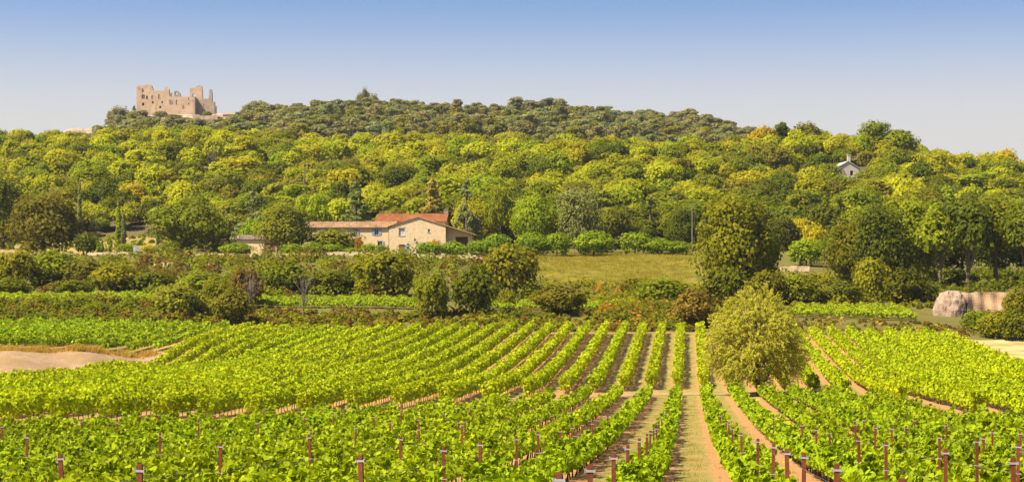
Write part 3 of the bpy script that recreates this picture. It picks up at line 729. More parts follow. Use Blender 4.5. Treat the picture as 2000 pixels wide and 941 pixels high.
b=MB(); b.box(wl0-.3,lx(771),4.1,7.2,lz(443)+.3,lz(443)+1.2); b.build('wing_roof_back',M['tile_old'],house)
b=MB(); b.tube([(lx(758.6),-.10,lz(444)),(lx(758.6),-.10,0.1)],.06,6); b.build('downpipe',M['lintel'],house)
# gabled block, front 0.35 m proud of the wing
gp=-.35; gx0,gx1,ga=lx(760),lx(871),lx(817); slope=(lz(423)-lz(458))/(lx(930)-ga)
def gz(x): return lz(425)-abs(x-ga)*slope
gw=(lx(779),lx(791),lz(460),lz(445.5)); gs=(lx(836),lx(840.5),lz(454),lz(447.5)); gd=(lx(779.5),lx(791),-1.0,lz(477.5))
gable=wall('gable_wall',[(gx0,-1.5),(gx1,-1.5),(gx1,gz(gx1)),(ga,lz(425)),(gx0,gz(gx0))],[rect(*gw),rect(*gs),rect(*gd)],.5,M['rubble'],house,(0,gp,0))
def at_y(o,dy): o.location.y+=dy; return o
window(gable,'window',*gw,.22,pane='curtain')
window(gable,'window',*gs,.2,surround=False)
d=MB(); d.box(gd[0],gd[1],.2,.28,gd[2],gd[3]); dr=d.build('door',M['door'],gable)
d=MB(); d.box(gd[1]-.22,gd[1]-.14,.14,.2,.95,1.05); d.build('handle',M['lintel'],dr)
d=MB(); d.box(gd[1]+.05,gd[1]+.75,-.07,-.02,gd[2],gd[3]); d.build('shutter',M['shutter'],gable)
d=MB(); d.tube([(lx(811),-.02,lz(467)),(lx(811),-.3,lz(464)),(lx(811),-.36,lz(466.5))],.04,6); d.box(lx(811)-.16,lx(811)+.16,-.5,-.24,lz(471),lz(466.5)); d.build('wall_lamp',M['glass'],gable)
def gslab(name,xa,xb,y0,y1,mat):
    za,zb=gz(xa),gz(xb); n=8; V=[];F=[]
    for i in range(n+1):
        t=i/n; x=xa+(xb-xa)*t; z=za+(zb-za)*t+.05
        for y in(y0,y1): V+= [(x,y,z+.14),(x,y,z)]
    for i in range(n):
        a=i*4; F+=[(a,a+4,a+6,a+2),(a+1,a+3,a+7,a+5),(a,a+1,a+5,a+4),(a+2,a+6,a+7,a+3)]
    F+=[(0,2,3,1),(n*4,n*4+1,n*4+3,n*4+2)]
    return obj(name,mesh(name,V,np.array(F),mat),house)
gslab('gable_roof_left',lx(757),ga-.003,gp-.25,9.,M['tile_old'])
gslab('gable_roof_right',ga+.003,lx(931),gp-.25,9.,M['tile_old'])
# recessed wall under the long right-hand roof, with an open shed bay
sx0,sx1=gx1,lx(921); sh=(lx(889),lx(913),-1.,lz(462))
lean=wall('lean_to_wall',[(sx0-.05,-1.5),(sx1,-1.5),(sx1,gz(sx1)),(sx0-.05,gz(sx0))],[rect(*sh)],.4,M['render'],house,(0,1.6,0))
b=MB(); b.box(sx0,sx1,7.,7.4,-1.5,gz(sx1)); b.box(sx1-.4,sx1,2.001,7.,-1.5,gz(sx1)-.02); b.build('lean_to_back_wall',M['render'],house)
b=MB(); b.box(gx1-.5,gx1,gp+.5,8.8,-1.5,gz(gx1)); b.box(gx0,gx0+.5,gp+.5,8.8,-1.5,gz(gx0)); b.build('gable_side_wall',M['rubble'],house)
# tall rear block with the red roof
rx0,rx1=lx(724),lx(866)
rear=MB(); rear.box(rx0+.25,rx1-.25,7.2,14.2,-1.5,lz(429)); rear.build('rear_wall',M['render'],house)
wall('rear_gable',[(7.2,lz(429)),(14.2,lz(429)),(10.7,lz(429)+1.55)],[],.4,M['castle_dark'],house,(rx1-.25,0,0),math.pi/2)
wall('rear_gable',[(7.2,lz(429)),(14.2,lz(429)),(10.7,lz(429)+1.55)],[],.4,M['castle_dark'],house,(rx0+.65,0,0),math.pi/2)
rr=roof_slab('red_roof',M['tile_red'],house,rx0,rx1+.1,6.8,lz(429)+.05,10.7,lz(429)+1.78)
b=MB(); b.add([(rx0,10.72,lz(429)+1.75),(rx1+.1,10.72,lz(429)+1.75),(rx1+.1,14.6,lz(429)),(rx0,14.6,lz(429)),(rx0,10.72,lz(429)+1.6),(rx1+.1,10.72,lz(429)+1.6),(rx1+.1,14.6,lz(429)-.15),(rx0,14.6,lz(429)-.15)],[(0,1,2,3),(4,7,6,5),(0,4,5,1),(1,5,6,2),(2,6,7,3),(3,7,4,0)]); b.build('red_roof_back',M['tile_red'],house)
def chimney(x,y,z0,z1,w=.45):
    b=MB(); b.box(x-w,x+w,y-.35,y+.35,z0,z1); b.box(x-w-.08,x+w+.08,y-.43,y+.43,z1+.002,z1+.12); c=b.build('chimney',M['castle_dark'],rr)
    p=MB(); p.tube([(x,y,z1+.12),(x,y,z1+.5)],.14,7); p.build('chimney_pot',M['tile_red'],c)
chimney(rx1-.5,11.3,lz(429)+1.0,lz(406)+.1); chimney(rx0+.9,11.3,lz(429)+1.0,lz(411)+.1,.4)
b=MB(); x=rx1-2.6; b.tube([(x,11,lz(429)+1.2),(x,11,lz(395))],.025,5)
for k in range(4): b.tube([(x-.4+.05*k,11,lz(396)-.25*k),(x+.4-.05*k,11,lz(396)-.25*k)],.018,4)
b.build('aerial',M['wire'],rr)
# outbuilding
ox,oy,_=ground(498,DH-6); outb=thing('outbuilding','small low outbuilding with pale flat-pitched roof left of the farmhouse','house',(ox,oy,hz+.1),HPHI)
def ux(px): return (px-498)*S
oh=lz(469)
d0=(ux(516),ux(538),-.5,lz(478))
ow=wall('front_wall',rect(ux(462),ux(541),-1.5,oh),[rect(*d0)],.4,M['render'],outb)
b=MB(); b.box(d0[0],d0[1],.12,.2,d0[2],d0[3]); 
for k in range(6): b.box(d0[0]+.1+k*.36,d0[0]+.16+k*.36,.10,.12,d0[2],d0[3])
b.build('door',M['door'],ow)
b=MB(); b.box(ux(462),ux(462)+.4,.4,5.,-1.5,oh+.5); b.box(ux(541)-.4,ux(541),.4,5.,-1.5,oh+.5); b.box(ux(462)+.4,ux(541)-.4,4.6,5.,-1.5,oh+.6); b.build('back_wall',M['render'],outb)
roof_slab('roof',M['tile_pink'],outb,ux(458),ux(545),-.4,oh+.02,5.3,oh+.95)
# terrace wall: pale coping stones
def lowwall(name,label,pa,pb,D,h,mat,seed,stone=1.1,fmat=None):
    r=np.random.default_rng(seed); x0,y0=xy(pa,D); x1,y1=xy(pb,D); L_=math.hypot(x1-x0,y1-y0); rz=math.atan2(y1-y0,x1-x0)
    o=thing(name,label,'wall',(x0,y0,float(T((x0+x1)/2,(y0+y1)/2))-.1),rz); u=0; k=0
    while u<L_:
        w=stone*r.uniform(.6,1.5); b=MB(); hh=h*r.uniform(.8,1.2); zz=float(T(x0+(x1-x0)*u/L_,y0+(y1-y0)*u/L_))-o.location.z-.15
        q=r.uniform(-.05,.05,(8,3)); V=np.array([(u,0,zz),(u+w-.04,0,zz),(u+w-.04,.45,zz),(u,.45,zz),(u,0,zz+hh),(u+w-.04,0,zz+hh),(u+w-.04,.45,zz+hh),(u,.45,zz+hh)])+q
        b.add(V,[(0,3,2,1),(4,5,6,7),(0,1,5,4),(1,2,6,5),(2,3,7,6),(3,0,4,7)]); b.build('stone',mat,o); u+=w
    return o
lowwall('terrace_wall','low pale stone wall along the edge of the farmhouse terrace',380,745,374,.75,M['rubble'],3,2.2)
lowwall('terrace_wall','short pale stone wall in front of the right-hand hedges',790,985,376,.7,M['rubble'],4,1.6)
lowwall('terrace_wall','low stone kerb wall beside the two small cypresses',170,255,378,.6,M['rubble'],5,1.5)
lowwall('terrace_wall','broken dry-stone wall on the left slope above the scrub',300,410,345,.8,M['rubble'],6,1.2)
lowwall('terrace_wall','heap-like dry-stone wall right of the big oak',1512,1570,357,1.0,M['rubble'],8,1.1)
# white box by the cypresses
x,y,z=ground(267,379); b=MB(); b.box(-.6,.6,-.15,.15,0,1.35); o=thing('utility_cabinet','white utility cabinet standing by the garden path','cabinet',(x,y,z),YAW)
b.build('cabinet_body',M['white'],o); b=MB(); b.box(-.68,.68,-.22,.22,1.353,1.45); b.build('lid',M['white'],o); b=MB(); b.box(-.5,.5,-.165,-.151,.15,1.2); b.build('door',M['curtain'],o)
# poles
def pole(label,px,D,top,mat='bark_pale',arm=True):
    x,y,z=ground(px,D); h=zat(top,D)-z; b=MB(); b.tube([(0,0,-.5),(0,0,h)],[.14,.10],7); o=thing('utility_pole',label,'pole',(x,y,z),YAW); b.build('shaft',M[mat],o)
    if arm: b=MB(); b.box(-.7,.7,-.06,.06,h-.5,h-.38); b.build('crossarm',M[mat],o)
pole('slender pale utility pole beside the dark oaks, right of the meadow',1352,402,401)
pole('pale utility pole rising out of the wood above the farmhouse',594,470,318)

# ------------------------------------------------------------------ ruined castle on the hilltop
DC=1120.; cx,cy,_=ground(340,DC); CS=DC/FPX; cz0=zat(222,DC)
castle=thing('ruined_castle','ruined pale stone castle with broken walls on the hilltop','castle',(cx,cy,cz0),YAW-math.radians(7))
K=.17*CS
def q(c): return ((180+c[0]*.17-340)*CS,(222-(130+c[1]*.17))*CS)
def Q(l): return [q(c) for c in l]
def hole(x0,x1,y0,y1,ar=False):
    (a,b),(c,d)=q((x0,y1)),q((x1,y0)); return arch(a,c,b,d) if ar else rect(a,c,b,d)
wall('front_wall',Q([(497,700),(1192,700),(1192,352),(1120,350),(1040,348),(960,350),(885,347),(882,262),(862,250),(845,232),(832,246),(824,276),(760,278),(700,276),(690,262),(676,222),(664,208),(580,212),(495,214)]),
 [hole(560,586,250,288),hole(556,572,318,368),hole(576,592,318,368),hole(608,630,332,374),hole(672,696,330,374),hole(752,776,316,372),hole(560,586,412,446),hole(676,700,396,424),hole(764,788,452,478),hole(790,810,398,420),hole(888,906,385,440),hole(912,930,388,440),hole(962,980,385,440),hole(1040,1062,446,490),hole(1108,1126,420,442),hole(1108,1126,366,386)],1.6,M['castle'],castle)
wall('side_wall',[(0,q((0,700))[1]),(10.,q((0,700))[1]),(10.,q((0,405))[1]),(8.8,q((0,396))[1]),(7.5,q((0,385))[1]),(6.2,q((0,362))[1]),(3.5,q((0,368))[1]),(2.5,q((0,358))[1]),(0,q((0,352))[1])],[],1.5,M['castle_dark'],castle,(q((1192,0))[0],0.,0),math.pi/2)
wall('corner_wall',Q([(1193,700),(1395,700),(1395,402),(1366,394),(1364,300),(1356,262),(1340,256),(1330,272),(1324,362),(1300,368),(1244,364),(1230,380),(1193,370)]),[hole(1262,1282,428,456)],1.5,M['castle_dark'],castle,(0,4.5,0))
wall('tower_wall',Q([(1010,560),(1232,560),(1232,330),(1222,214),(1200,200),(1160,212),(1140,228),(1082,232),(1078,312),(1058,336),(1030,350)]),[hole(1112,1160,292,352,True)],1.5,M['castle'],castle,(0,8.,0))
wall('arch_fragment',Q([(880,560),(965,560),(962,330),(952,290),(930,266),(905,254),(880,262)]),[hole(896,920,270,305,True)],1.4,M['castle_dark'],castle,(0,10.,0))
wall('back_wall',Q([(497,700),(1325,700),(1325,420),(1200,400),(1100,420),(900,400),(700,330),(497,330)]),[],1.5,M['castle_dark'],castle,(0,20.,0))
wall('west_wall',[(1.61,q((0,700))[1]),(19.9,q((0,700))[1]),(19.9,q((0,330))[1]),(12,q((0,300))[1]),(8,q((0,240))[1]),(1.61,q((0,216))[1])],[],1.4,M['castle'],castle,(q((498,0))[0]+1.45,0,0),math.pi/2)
b=MB(); b.box(q((500,0))[0],q((1180,0))[0],1.7,9.,q((0,315))[1]-.5-4.,q((0,315))[1]-3.9) if False else b.box(q((520,0))[0],q((880,0))[0],6.,6.6,q((0,700))[1],q((0,290))[1]); b.build('inner_wall',M['castle_dark'],castle)
# rocky knoll, terraces and rubble below
def rock(name,label,px,py,D,w,h,dpt,mat,seed,parent=None,cat='rock'):
    r=np.random.default_rng(seed); nu,nv=22,14; V=[]
    ph=r.uniform(0,6,(6,)); 
    for j in range(nv+1):
        v=j/nv*math.pi
        for i in range(nu):
            u=i/nu*2*math.pi
            d=np.array([math.sin(v)*math.cos(u),math.sin(v)*math.sin(u),math.cos(v)])
            d=np.sign(d)*np.abs(d)**.80
            sv=math.sin(v); n=1+.09*sv*math.sin(3*u+ph[0]+2*v)+.06*sv*math.sin(7*u+ph[1])*math.sin(5*v+ph[2])+.04*sv*math.sin(11*v+ph[3]+4*u)
            V.append((d[0]*w/2*n,d[1]*dpt/2*n,d[2]*h*n))
    F=[(j*nu+i,(j+1)*nu+i,(j+1)*nu+(i+1)%nu,j*nu+(i+1)%nu) for j in range(nv) for i in range(nu)]
    x,y=xy(px,D); z=zat(py,D)
    o=obj(name,mesh(name,V,np.array(F),mat)); o.location=(x,y,z); o.rotation_euler=(0,0,YAW); return tag(o,label,cat)
rock('rock_outcrop','pale cliff outcrop under the front wall of the ruined castle',345,246,1112,46,6.5,16,M['cliff'],1)
rock('rock_outcrop','small bare rock ledge on the ridge just right of the castle',438,246,1100,20,7,12,M['cliff'],2)
rock('rock_outcrop','low tan rock slope at far left of the castle hill',165,268,1080,26,5,14,M['cliff'],3)
rock('rock_outcrop','little pale rock showing on the pine ridge, left part',630,222,1085,9,3,6,M['cliff'],14)
rock('rock_outcrop','little pale rock showing on the pine ridge, centre',905,232,1085,11,4,6,M['cliff'],15)
def annex(label,px,py0,py1,D,w,roofm='tile_pink'):
    x,y=xy(px,D); o=thing('village_house',label,'house',(x,y,zat(py0,D)),YAW-.1); W=w*D/FPX/2; H=(py0-py1)*D/FPX
    a=wall('front_wall',rect(-W,W,-2,H),[rect(-W*.4,-W*.4+.9,H*.35,H*.35+1.3),rect(W*.3,W*.3+.9,H*.35,H*.35+1.3)],.5,M['castle'],o)
    b=MB(); b.box(-W,W,5,5.5,-2,H); b.box(-W,-W+.5,.501,5,-2,H); b.box(W-.5,W,.501,5,-2,H); b.build('back_wall',M['castle_dark'],o)
    roof_slab('roof',M[roofm],o,-W-.3,W+.3,-.4,H+.05,5.8,H+1.4,step=.6)
annex('small pale terrace house directly below the castle corner tower',397,246,233,1080,34)
annex('pale stone cottage on the ridge right of the ruined castle',446,240,224,1070,22,'tile_old')
lowwall('retaining_wall','pale retaining wall on the slope at the foot of the castle',376,418,1075,2.4,M['castle'],21,1.6)
# white house in the wood on the right
x,y,z=ground(1656,560); zz=zat(344,560); o=thing('white_house','whitish gabled house half hidden in the wood at right','house',(x,y,zz),YAW+.12)
wall('front_wall',[(-3.2,-4),(3.2,-4),(3.2,2.4),(0,4.2),(-3.2,2.4)],[rect(-1.8,-.9,.2,1.6),rect(.7,1.6,.2,1.6)],.4,M['palestone'],o)
b=MB(); b.box(-3.2,-2.8,.401,8,-4,2.4); b.box(2.8,3.2,.401,8,-4,2.4); b.build('side_wall',M['palestone'],o)
for s_,nm in((-1,'roof'),(1,'roof')):
    b=MB(); b.add([(0,-.3,4.3),(0,8.3,4.3),(s_*3.6,8.3,2.25),(s_*3.6,-.3,2.25),(0,-.3,4.45),(0,8.3,4.45),(s_*3.6,8.3,2.4),(s_*3.6,-.3,2.4)],[(0,1,2,3),(4,7,6,5),(0,3,7,4),(1,5,6,2),(2,6,7,3)]); rf=b.build(nm,M['palestone'],o)
b=MB(); b.box(.6,1.4,2.,2.8,3.3,6.2); b.box(.5,1.5,1.9,2.9,6.203,6.4); b.build('chimney',M['palestone'],rf)

# ------------------------------------------------------------------ rounded rock and ochre wall at the right
rock('rounded_rock','big rounded grey-stained rock at the left end of the ochre wall',1857,624,289,5.0,4.4,4.4,M['rock'],8)
r8=np.random.default_rng(8)
x0,y0=xy(1868,291.5); x1,y1=xy(2030,293.5); L_=math.hypot(x1-x0,y1-y0); rz=math.atan2(y1-y0,x1-x0); zb=zat(628,291)-1; ht=zat(571,292)-zb
n=40; xs=np.linspace(0,L_,n); zs=np.linspace(0,ht,16); GX,GZ=np.meshgrid(xs,zs)
GY=.25*np.sin(GX*.9+GZ*.7)*np.cos(GZ*1.3)+.1*np.sin(GX*3.1)+(ht-GZ)*-.10
topw=GZ+np.where(GZ>ht-.01,.06*np.sin(GX*2.1),0)
V=np.stack([GX,GY,topw],-1).reshape(-1,3); i=(np.arange(15)[:,None]*n+np.arange(n-1)).ravel(); F=np.stack([i,i+1,i+1+n,i+n],1)
Vb=V[-n:]+[0,.9,0]; tpi=15*n+np.arange(n-1); F2=np.stack([tpi,tpi+1,16*n+np.arange(n-1)+1,16*n+np.arange(n-1)],1)
o=obj('ochre_wall',mesh('ochre_wall',np.concatenate([V,Vb]),np.concatenate([F,F2]),M['ochre'],smooth=False)); o.location=(x0,y0,zb); o.rotation_euler=(0,0,rz); tag(o,'long flat-topped pinkish ochre earth wall at the right edge','wall')

# ------------------------------------------------------------------ willow
def willow():
    D=172.; x,y,z=ground(1482,D); H=zat(553,D)-z; R=100*D/FPX; r=np.random.default_rng(77)
    root=thing('willow_tree','solitary pale yellow-green willow standing in the vineyard','tree',(x,y,z))
    tr=MB(); tr.tube([(0,0,-.3),(.05,0,.8),(-.1,.05,1.7),(-.25,.1,H*.42),(-.1,.1,H*.7),(0,.1,H*.88)],[.34,.25,.22,.16,.09,.03],8)
    tr.tube([(.02,0,.75),(.75,0,1.7),(1.5,.2,3.2),(2.2,.2,4.6)],[.15,.11,.07,.03],6)
    K=190; C=[]; 
    while len(C)<K:
        p=r.uniform(-1,1,3)
        zz=(p[2]+1)/2; lim=np.interp(zz,[0,.12,.35,.6,.8,1],[.62,.92,1.0,.86,.66,.30])
        if math.hypot(p[0],p[1])<lim and math.hypot(p[0],p[1])>lim*.15 : C.append((p[0]*R*.93+R*-.06,p[1]*R*.93,1.7+max(0,.9-math.hypot(p[0],p[1])*1.4)+zz*(H-2.2)*(1 if zz>.3 else 1)))
    C=np.array(C); C[:,2]=np.minimum(C[:,2],H-.35); cr=r.uniform(.35,.85,K)
    for c in C[::3]:
        s=min(c[2]*.55,H*.5); p0=np.array([-.15,.05,max(1.2,s)]); tr.tube([p0,p0*.5+c*.5+[0,0,.25],c],[.06,.04,.015],5)
    tr.build('trunk',M['bark'],root)
    nt_=3400; per=26; st=[]
    while len(st)<nt_:
        p=r.uniform(-1,1,(4000,3)); zz=(p[:,2]+1)/2; lim=np.interp(zz,[0,.1,.3,.55,.78,.92,1],[.50,.82,.96,.90,.68,.42,.16])
        th=np.arctan2(p[:,1],p[:,0]); lim=lim*(1+.15*np.sin(3*th+1.7+5*zz)+.11*np.sin(5*th-9*zz)+.06*np.sin(9*th+13*zz))
        q_=np.hypot(p[:,0],p[:,1])/lim; ok=(q_<1)&(r.random(4000)<.2+.8*q_**1.5)&(np.sin(p[:,0]*7+1)*np.sin(p[:,1]*6+2)*np.sin(p[:,2]*8)>-.42)
        st+=list(np.stack([p[ok,0]*R*.88-R*.04,p[ok,1]*R*.88,1.5+np.clip(.8-np.hypot(p[ok,0],p[ok,1])*1.5,0,1)+zz[ok]*(H-2.3)],1))
    st=np.array(st[:nt_]); out=st-np.array([-.1,0,H*.42]); out=unit(out*np.array([1,1,.7]))
    L2=r.uniform(.55,1.25,nt_); dr=r.uniform(.15,.75,nt_); dirv=unit(out+r.normal(0,.35,(nt_,3))+[0,0,.35])
    t_=np.tile(np.linspace(.05,1,per),nt_); k=np.repeat(np.arange(nt_),per); n=len(k)
    P=st[k]+dirv[k]*(t_*L2[k])[:,None]; P[:,2]-=dr[k]*t_**2*L2[k]; P+=r.normal(0,.045,(n,3)); P[:,2]=np.clip(P[:,2],.9,H+.15)
    tang=unit(dirv[k]-np.stack([0*t_,0*t_,2*dr[k]*t_],1)); al=unit(tang+r.normal(0,.55,(n,3)))
    ct=r.uniform(-.16,.16,nt_); tint=np.clip(.46+ct[k]+r.normal(0,.2,n),0,1)
    V,F=leaves(P,out[k]*.6+r.normal(0,.7,(n,3))+[0,0,.3],r.uniform(.13,.25,n),LANCE*np.array([1.4,1]),r,al)
    obj('crown',mesh('crown',V,F,M['willow'],tint),root)
willow()

# ------------------------------------------------------------------ notable trees round the farmhouse and on the slopes
A='tree'
put_tree('oak_tree','broad olive-brown oak at the far left of the garden','tree','big0','oak_olive',88,388,380,165,sink=.3)
put_tree('oak_tree','dark grey-green oak behind the olive-brown oak at the left edge','tree','big1','oak_dark',5,440,338,120)
put_tree('walnut_tree','large round bright green walnut-like tree left of the outbuilding','tree','big2','oak_green',372,391,383,160)
put_tree('oak_tree','dark olive oak in front of the left end of the farmhouse','tree','big3','oak_olive',556,386,398,125)
put_tree('garden_tree','low spreading dark green tree covering the farmhouse wing','tree','round0','shrub',655,388,446,115,sink=.5)
put_tree('garden_tree','small weeping yellow-green tree beside the outbuilding','tree','round1','oak_bright',497,402,424,62)
put_tree('cypress_tree','very thin dark cypress standing alone left of the dry terrace','tree','column0','conifer',156,436,352,11)
put_tree('cypress_tree','pale green thin cypress, taller of the pair at the wood edge','tree','column0','oak_bright',231,428,388,13)
put_tree('cypress_tree','dark thin cypress touching the pale one at the wood edge','tree','column0','conifer',241,427,415,13)
put_tree('cypress_tree','thin cypress in the wood behind the walnut-like tree','tree','column0','conifer',308,440,395,9)
put_tree('cypress_tree','small clipped cypress, left of the garden trio','tree','column1','hedge',192,380,472,9)
put_tree('cypress_tree','small clipped cypress, middle of the garden trio','tree','column1','hedge',199,380,471,9)
put_tree('cypress_tree','small pointed cypress nearest the white cabinet','tree','column1','hedge',215,380,466,9)
put_tree('conifer_tree','tall grey-green pointed conifer behind the outbuilding','tree','cone0','conifer',494,412,362,88)
put_tree('stone_pine','umbrella pine with bright rounded crown behind the farmhouse wing','tree','umbrella0','oak_bright',608,432,371,98)
put_tree('cedar_tree','grey-green cedar with tiered branches behind the red roof, left','tree','cedar0','cedar_grey',694,436,342,82)
put_tree('larch_tree','brownish tiered conifer rising behind the red roof','tree','cedar1','larch',845,446,335,72)
put_tree('conifer_tree','dense rounded cone-shaped conifer right of the farmhouse','tree','cone0','conifer',911,418,338,66)
put_tree('stone_pine','rounded yellow-green pine right of the cone-shaped conifer','tree','umbrella0','oak_green',977,428,356,72)
put_tree('lime_tree','bright green full tree behind the right hedges','tree','big2','oak_bright',1043,410,370,100)
put_tree('olive_tree','silver-grey leafy tree behind the right hedges','tree','big1','silver',1132,410,362,100)
put_tree('oak_tree','big dense dark oak standing right of the meadow','tree','big0','shrub',1432,330,382,175,sink=.5,base=572)
put_tree('oak_tree','younger oak overlapping the right side of the big oak','tree','big2','shrub',1478,334,425,110,sink=.5,base=566)
RIGHT=[(1668,322,425,120,'big3','shrub','olive green oak at the left end of the right-hand grove'),(1720,318,400,130,'big0','oak_dark','tall dark oak, second in the right-hand grove'),(1775,325,378,130,'big1','shrub','broad oak, third in the right-hand grove'),(1835,318,405,120,'tall0','shrub','tall thin-trunked oak above the rounded rock'),(1890,316,390,120,'tall1','oak_dark','tall thin-trunked oak above the middle of the ochre wall'),(1945,322,380,130,'tall2','shrub','tall oak above the right part of the ochre wall'),(2005,315,400,120,'tall0','oak_dark','dark oak at the right edge of the picture'),(1700,306,500,80,'round0','shrub','low leafy tree in front of the right-hand grove'),(1765,300,520,90,'round1','shrub_dark','dark bushy tree at the foot of the right-hand grove'),(1805,301,545,60,'round0','shrub_dark','dark bush touching the rounded rock'),(1990,284,560,75,'round1','shrub','yellow-green bush hiding the right end of the ochre wall')]
RIGHT+=[(1655,352,440,110,'big2','oak_dark','dark rear oak, leftmost of the back row of the grove'),(1735,356,420,120,'big1','oak_dark','dark rear oak, second of the back row of the grove'),(1815,352,425,120,'big3','oak_dark','dark rear oak, third of the back row of the grove'),(1880,356,430,110,'big0','oak_dark','dark rear oak behind the middle of the ochre wall'),(1945,350,430,110,'big2','oak_dark','dark rear oak behind the right part of the ochre wall'),(2015,352,425,120,'big1','oak_dark','dark rear oak at the right picture edge')]
for px,D,t,w,k,m,l in RIGHT: put_tree('oak_tree' if k[:4]!='roun' else 'leafy_bush',l,'tree' if k[:4]!='roun' else 'bush',k,m,px,D,t,w,sink=.3)
put_tree('conifer_tree','dark conical tree behind the round dark bush','tree','cone0','oak_dark',1640,395,378,75)
put_tree('leafy_bush','round dark green bush below the little golden tree','bush','round0','hedge',1575,372,465,80)
put_tree('golden_tree','little golden-yellow tree behind the round dark bush','tree','shrub1','leaf_gold',1591,380,436,48)
put_tree('leafy_bush','pale green bush left of the right-hand grove','bush','shrub2','oak_bright',1640,372,474,50)
# hedges round the house
HED=[(838,385,471,62,'left part of the clipped hedge in front of the gable'),(885,386,470,62,'right part of the clipped hedge in front of the gable'),(941,388,468,62,'rounded hedge bush at the right end of the house'),(1040,395,452,72,'wide clipped hedge bush behind the meadow, first from the house'),(1088,396,454,60,'wide clipped hedge bush behind the meadow, second from the house'),(1160,398,450,92,'domed hedge bush standing behind the meadow centre'),(1240,402,452,70,'domed hedge bush behind the meadow right of centre'),(1285,400,464,80,'low flat hedge bush at the right end of the meadow'),(570,378,475,50,'clipped round bush, leftmost below the farmhouse wing'),(612,378,471,56,'clipped round bush, second below the farmhouse wing'),(650,379,476,50,'clipped round bush, third below the farmhouse wing'),(462,377,473,76,'large rounded green bush before the outbuilding'),(970,400,455,60,'pale leafy bush right of the farmhouse lean-to'),(1325,398,470,60,'yellowish bush beside the big oak')]
for i,(px,D,t,w,l) in enumerate(HED): put_tree('hedge_bush',l,'bush',f'round{i%2}','hedge',px,D,t,w,group='clipped hedge bushes round the farmhouse')
for px,D,t,w,m,l in [(690,378,484,34,'oak_bright','small round yellow-green bush in front of the farmhouse wing'),(722,378,475,34,'oak_bright','yellow round bush left of the farmhouse door'),(748,376,478,30,'shrub','olive bush between yellow bush and farmhouse door'),(700,384,462,20,'leaf_rust','small rusty shrub against the farmhouse wing'),(850,388,468,26,'leaf_rust','rusty shrub peeping over the clipped hedge'),(250,382,476,40,'oak_bright','pale yellow shrub behind the white cabinet'),(292,383,478,36,'leaf_gold','golden shrub right of the white cabinet'),(335,384,470,40,'shrub','dark bush under the walnut-like tree, left'),(312,381,478,26,'silver','silvery shrub beside the golden shrub'),(170,384,455,60,'shrub_dark','dark bush beside the small cypresses')]:
    put_tree('garden_shrub',l,'bush','shrub1',m,px,D,t,w)
# slope shrubs (below the terrace)
SL=[(752,344,486,140,'round0','shrub','bushy oak shrub on the slope directly below the farmhouse door'),(700,340,520,110,'round1','shrub_dark','dark shrub on the slope below the farmhouse wing'),(845,283,528,78,'round0','shrub','upright young oak in front of the middle vine strip'),(930,284,512,100,'round1','shrub_dark','dark upright oak right of the young oak'),(995,322,474,120,'round0','shrub','tall bushy oak at the left end of the meadow'),(1092,279,553,118,'round1','oak_olive','domed greyish shrub in front of the vine strip, below the meadow'),(1290,282,540,120,'round0','shrub','wide shrub with rusty patches below the big oak'),(1355,280,560,100,'round1','leaf_rust2','reddish autumn shrub left of the willow'),(1240,300,540,80,'round0','shrub','green shrub at the lower edge of the meadow'),(1415,290,520,110,'round0','shrub_dark','dark shrub under the big oak'),
(30,318,486,100,'round0','shrub','dark bushy oak on the left slope, at the picture edge'),(105,325,488,120,'round1','shrub','bushy oak on the left slope below the olive-brown oak'),(165,318,505,90,'round0','oak_olive','brownish bush on the left slope below the small cypresses'),(225,312,512,110,'round1','shrub','bushy shrub below the white cabinet'),(300,316,530,100,'round0','shrub_dark','dark shrub below the dry-stone wall'),(20,290,540,80,'round1','shrub','green bush above the left end of the vine strip'),(140,296,545,90,'round0','shrub_dark','low dark bush above the left vine strip'),(480,318,520,80,'shrub0','dryleaf','brown twiggy shrub in the middle of the slope'),(560,322,508,110,'round1','shrub','green shrub on the slope below the outbuilding'),(640,318,525,100,'round0','shrub_dark','dark spreading shrub above the middle vine strip'),(400,322,530,110,'round1','shrub','wide shrub on the slope below the walnut-like tree'),
(345,272,552,110,'round0','oak_olive','brownish bramble mound rising over the scrub bank'),(455,270,560,90,'round1','oak_olive','olive-brown bramble mound left of the bare little tree'),(420,275,545,70,'shrub1','shrub','green shrub between the two bramble mounds'),(1560,300,535,90,'round0','shrub','green shrub right of the willow crown'),(1640,306,545,90,'round1','shrub_dark','dark shrub above the right vine strip'),(1500,308,525,80,'round0','shrub','green shrub behind the willow'),(1945,272,610,80,'round0','shrub','dark green bramble bush at the foot of the ochre wall'),(1905,274,606,50,'shrub2','oak_bright','bright bush in front of the rounded rock'),(1985,270,600,80,'round1','shrub_dark','dark bramble bush at the right edge above the mown field'),(990,282,565,45,'shrub0','shrub','small bush between two dark oaks and the domed shrub')]
BASE={752:578,700:566,845:622,930:615,995:577,1092:612,1290:600,1355:640,1240:572,1415:600,30:560,105:556,165:560,225:566,300:566,20:577,140:577,480:600,560:573,640:573,400:577,345:622,455:635,420:602,1560:592,1640:595,1500:590,1945:660,1905:626,1985:665,990:602}
for px,D,t,w,k,m,l in SL: put_tree('slope_shrub',l,'bush',k,m,px,D,t,w,sink=.2,base=BASE[px])
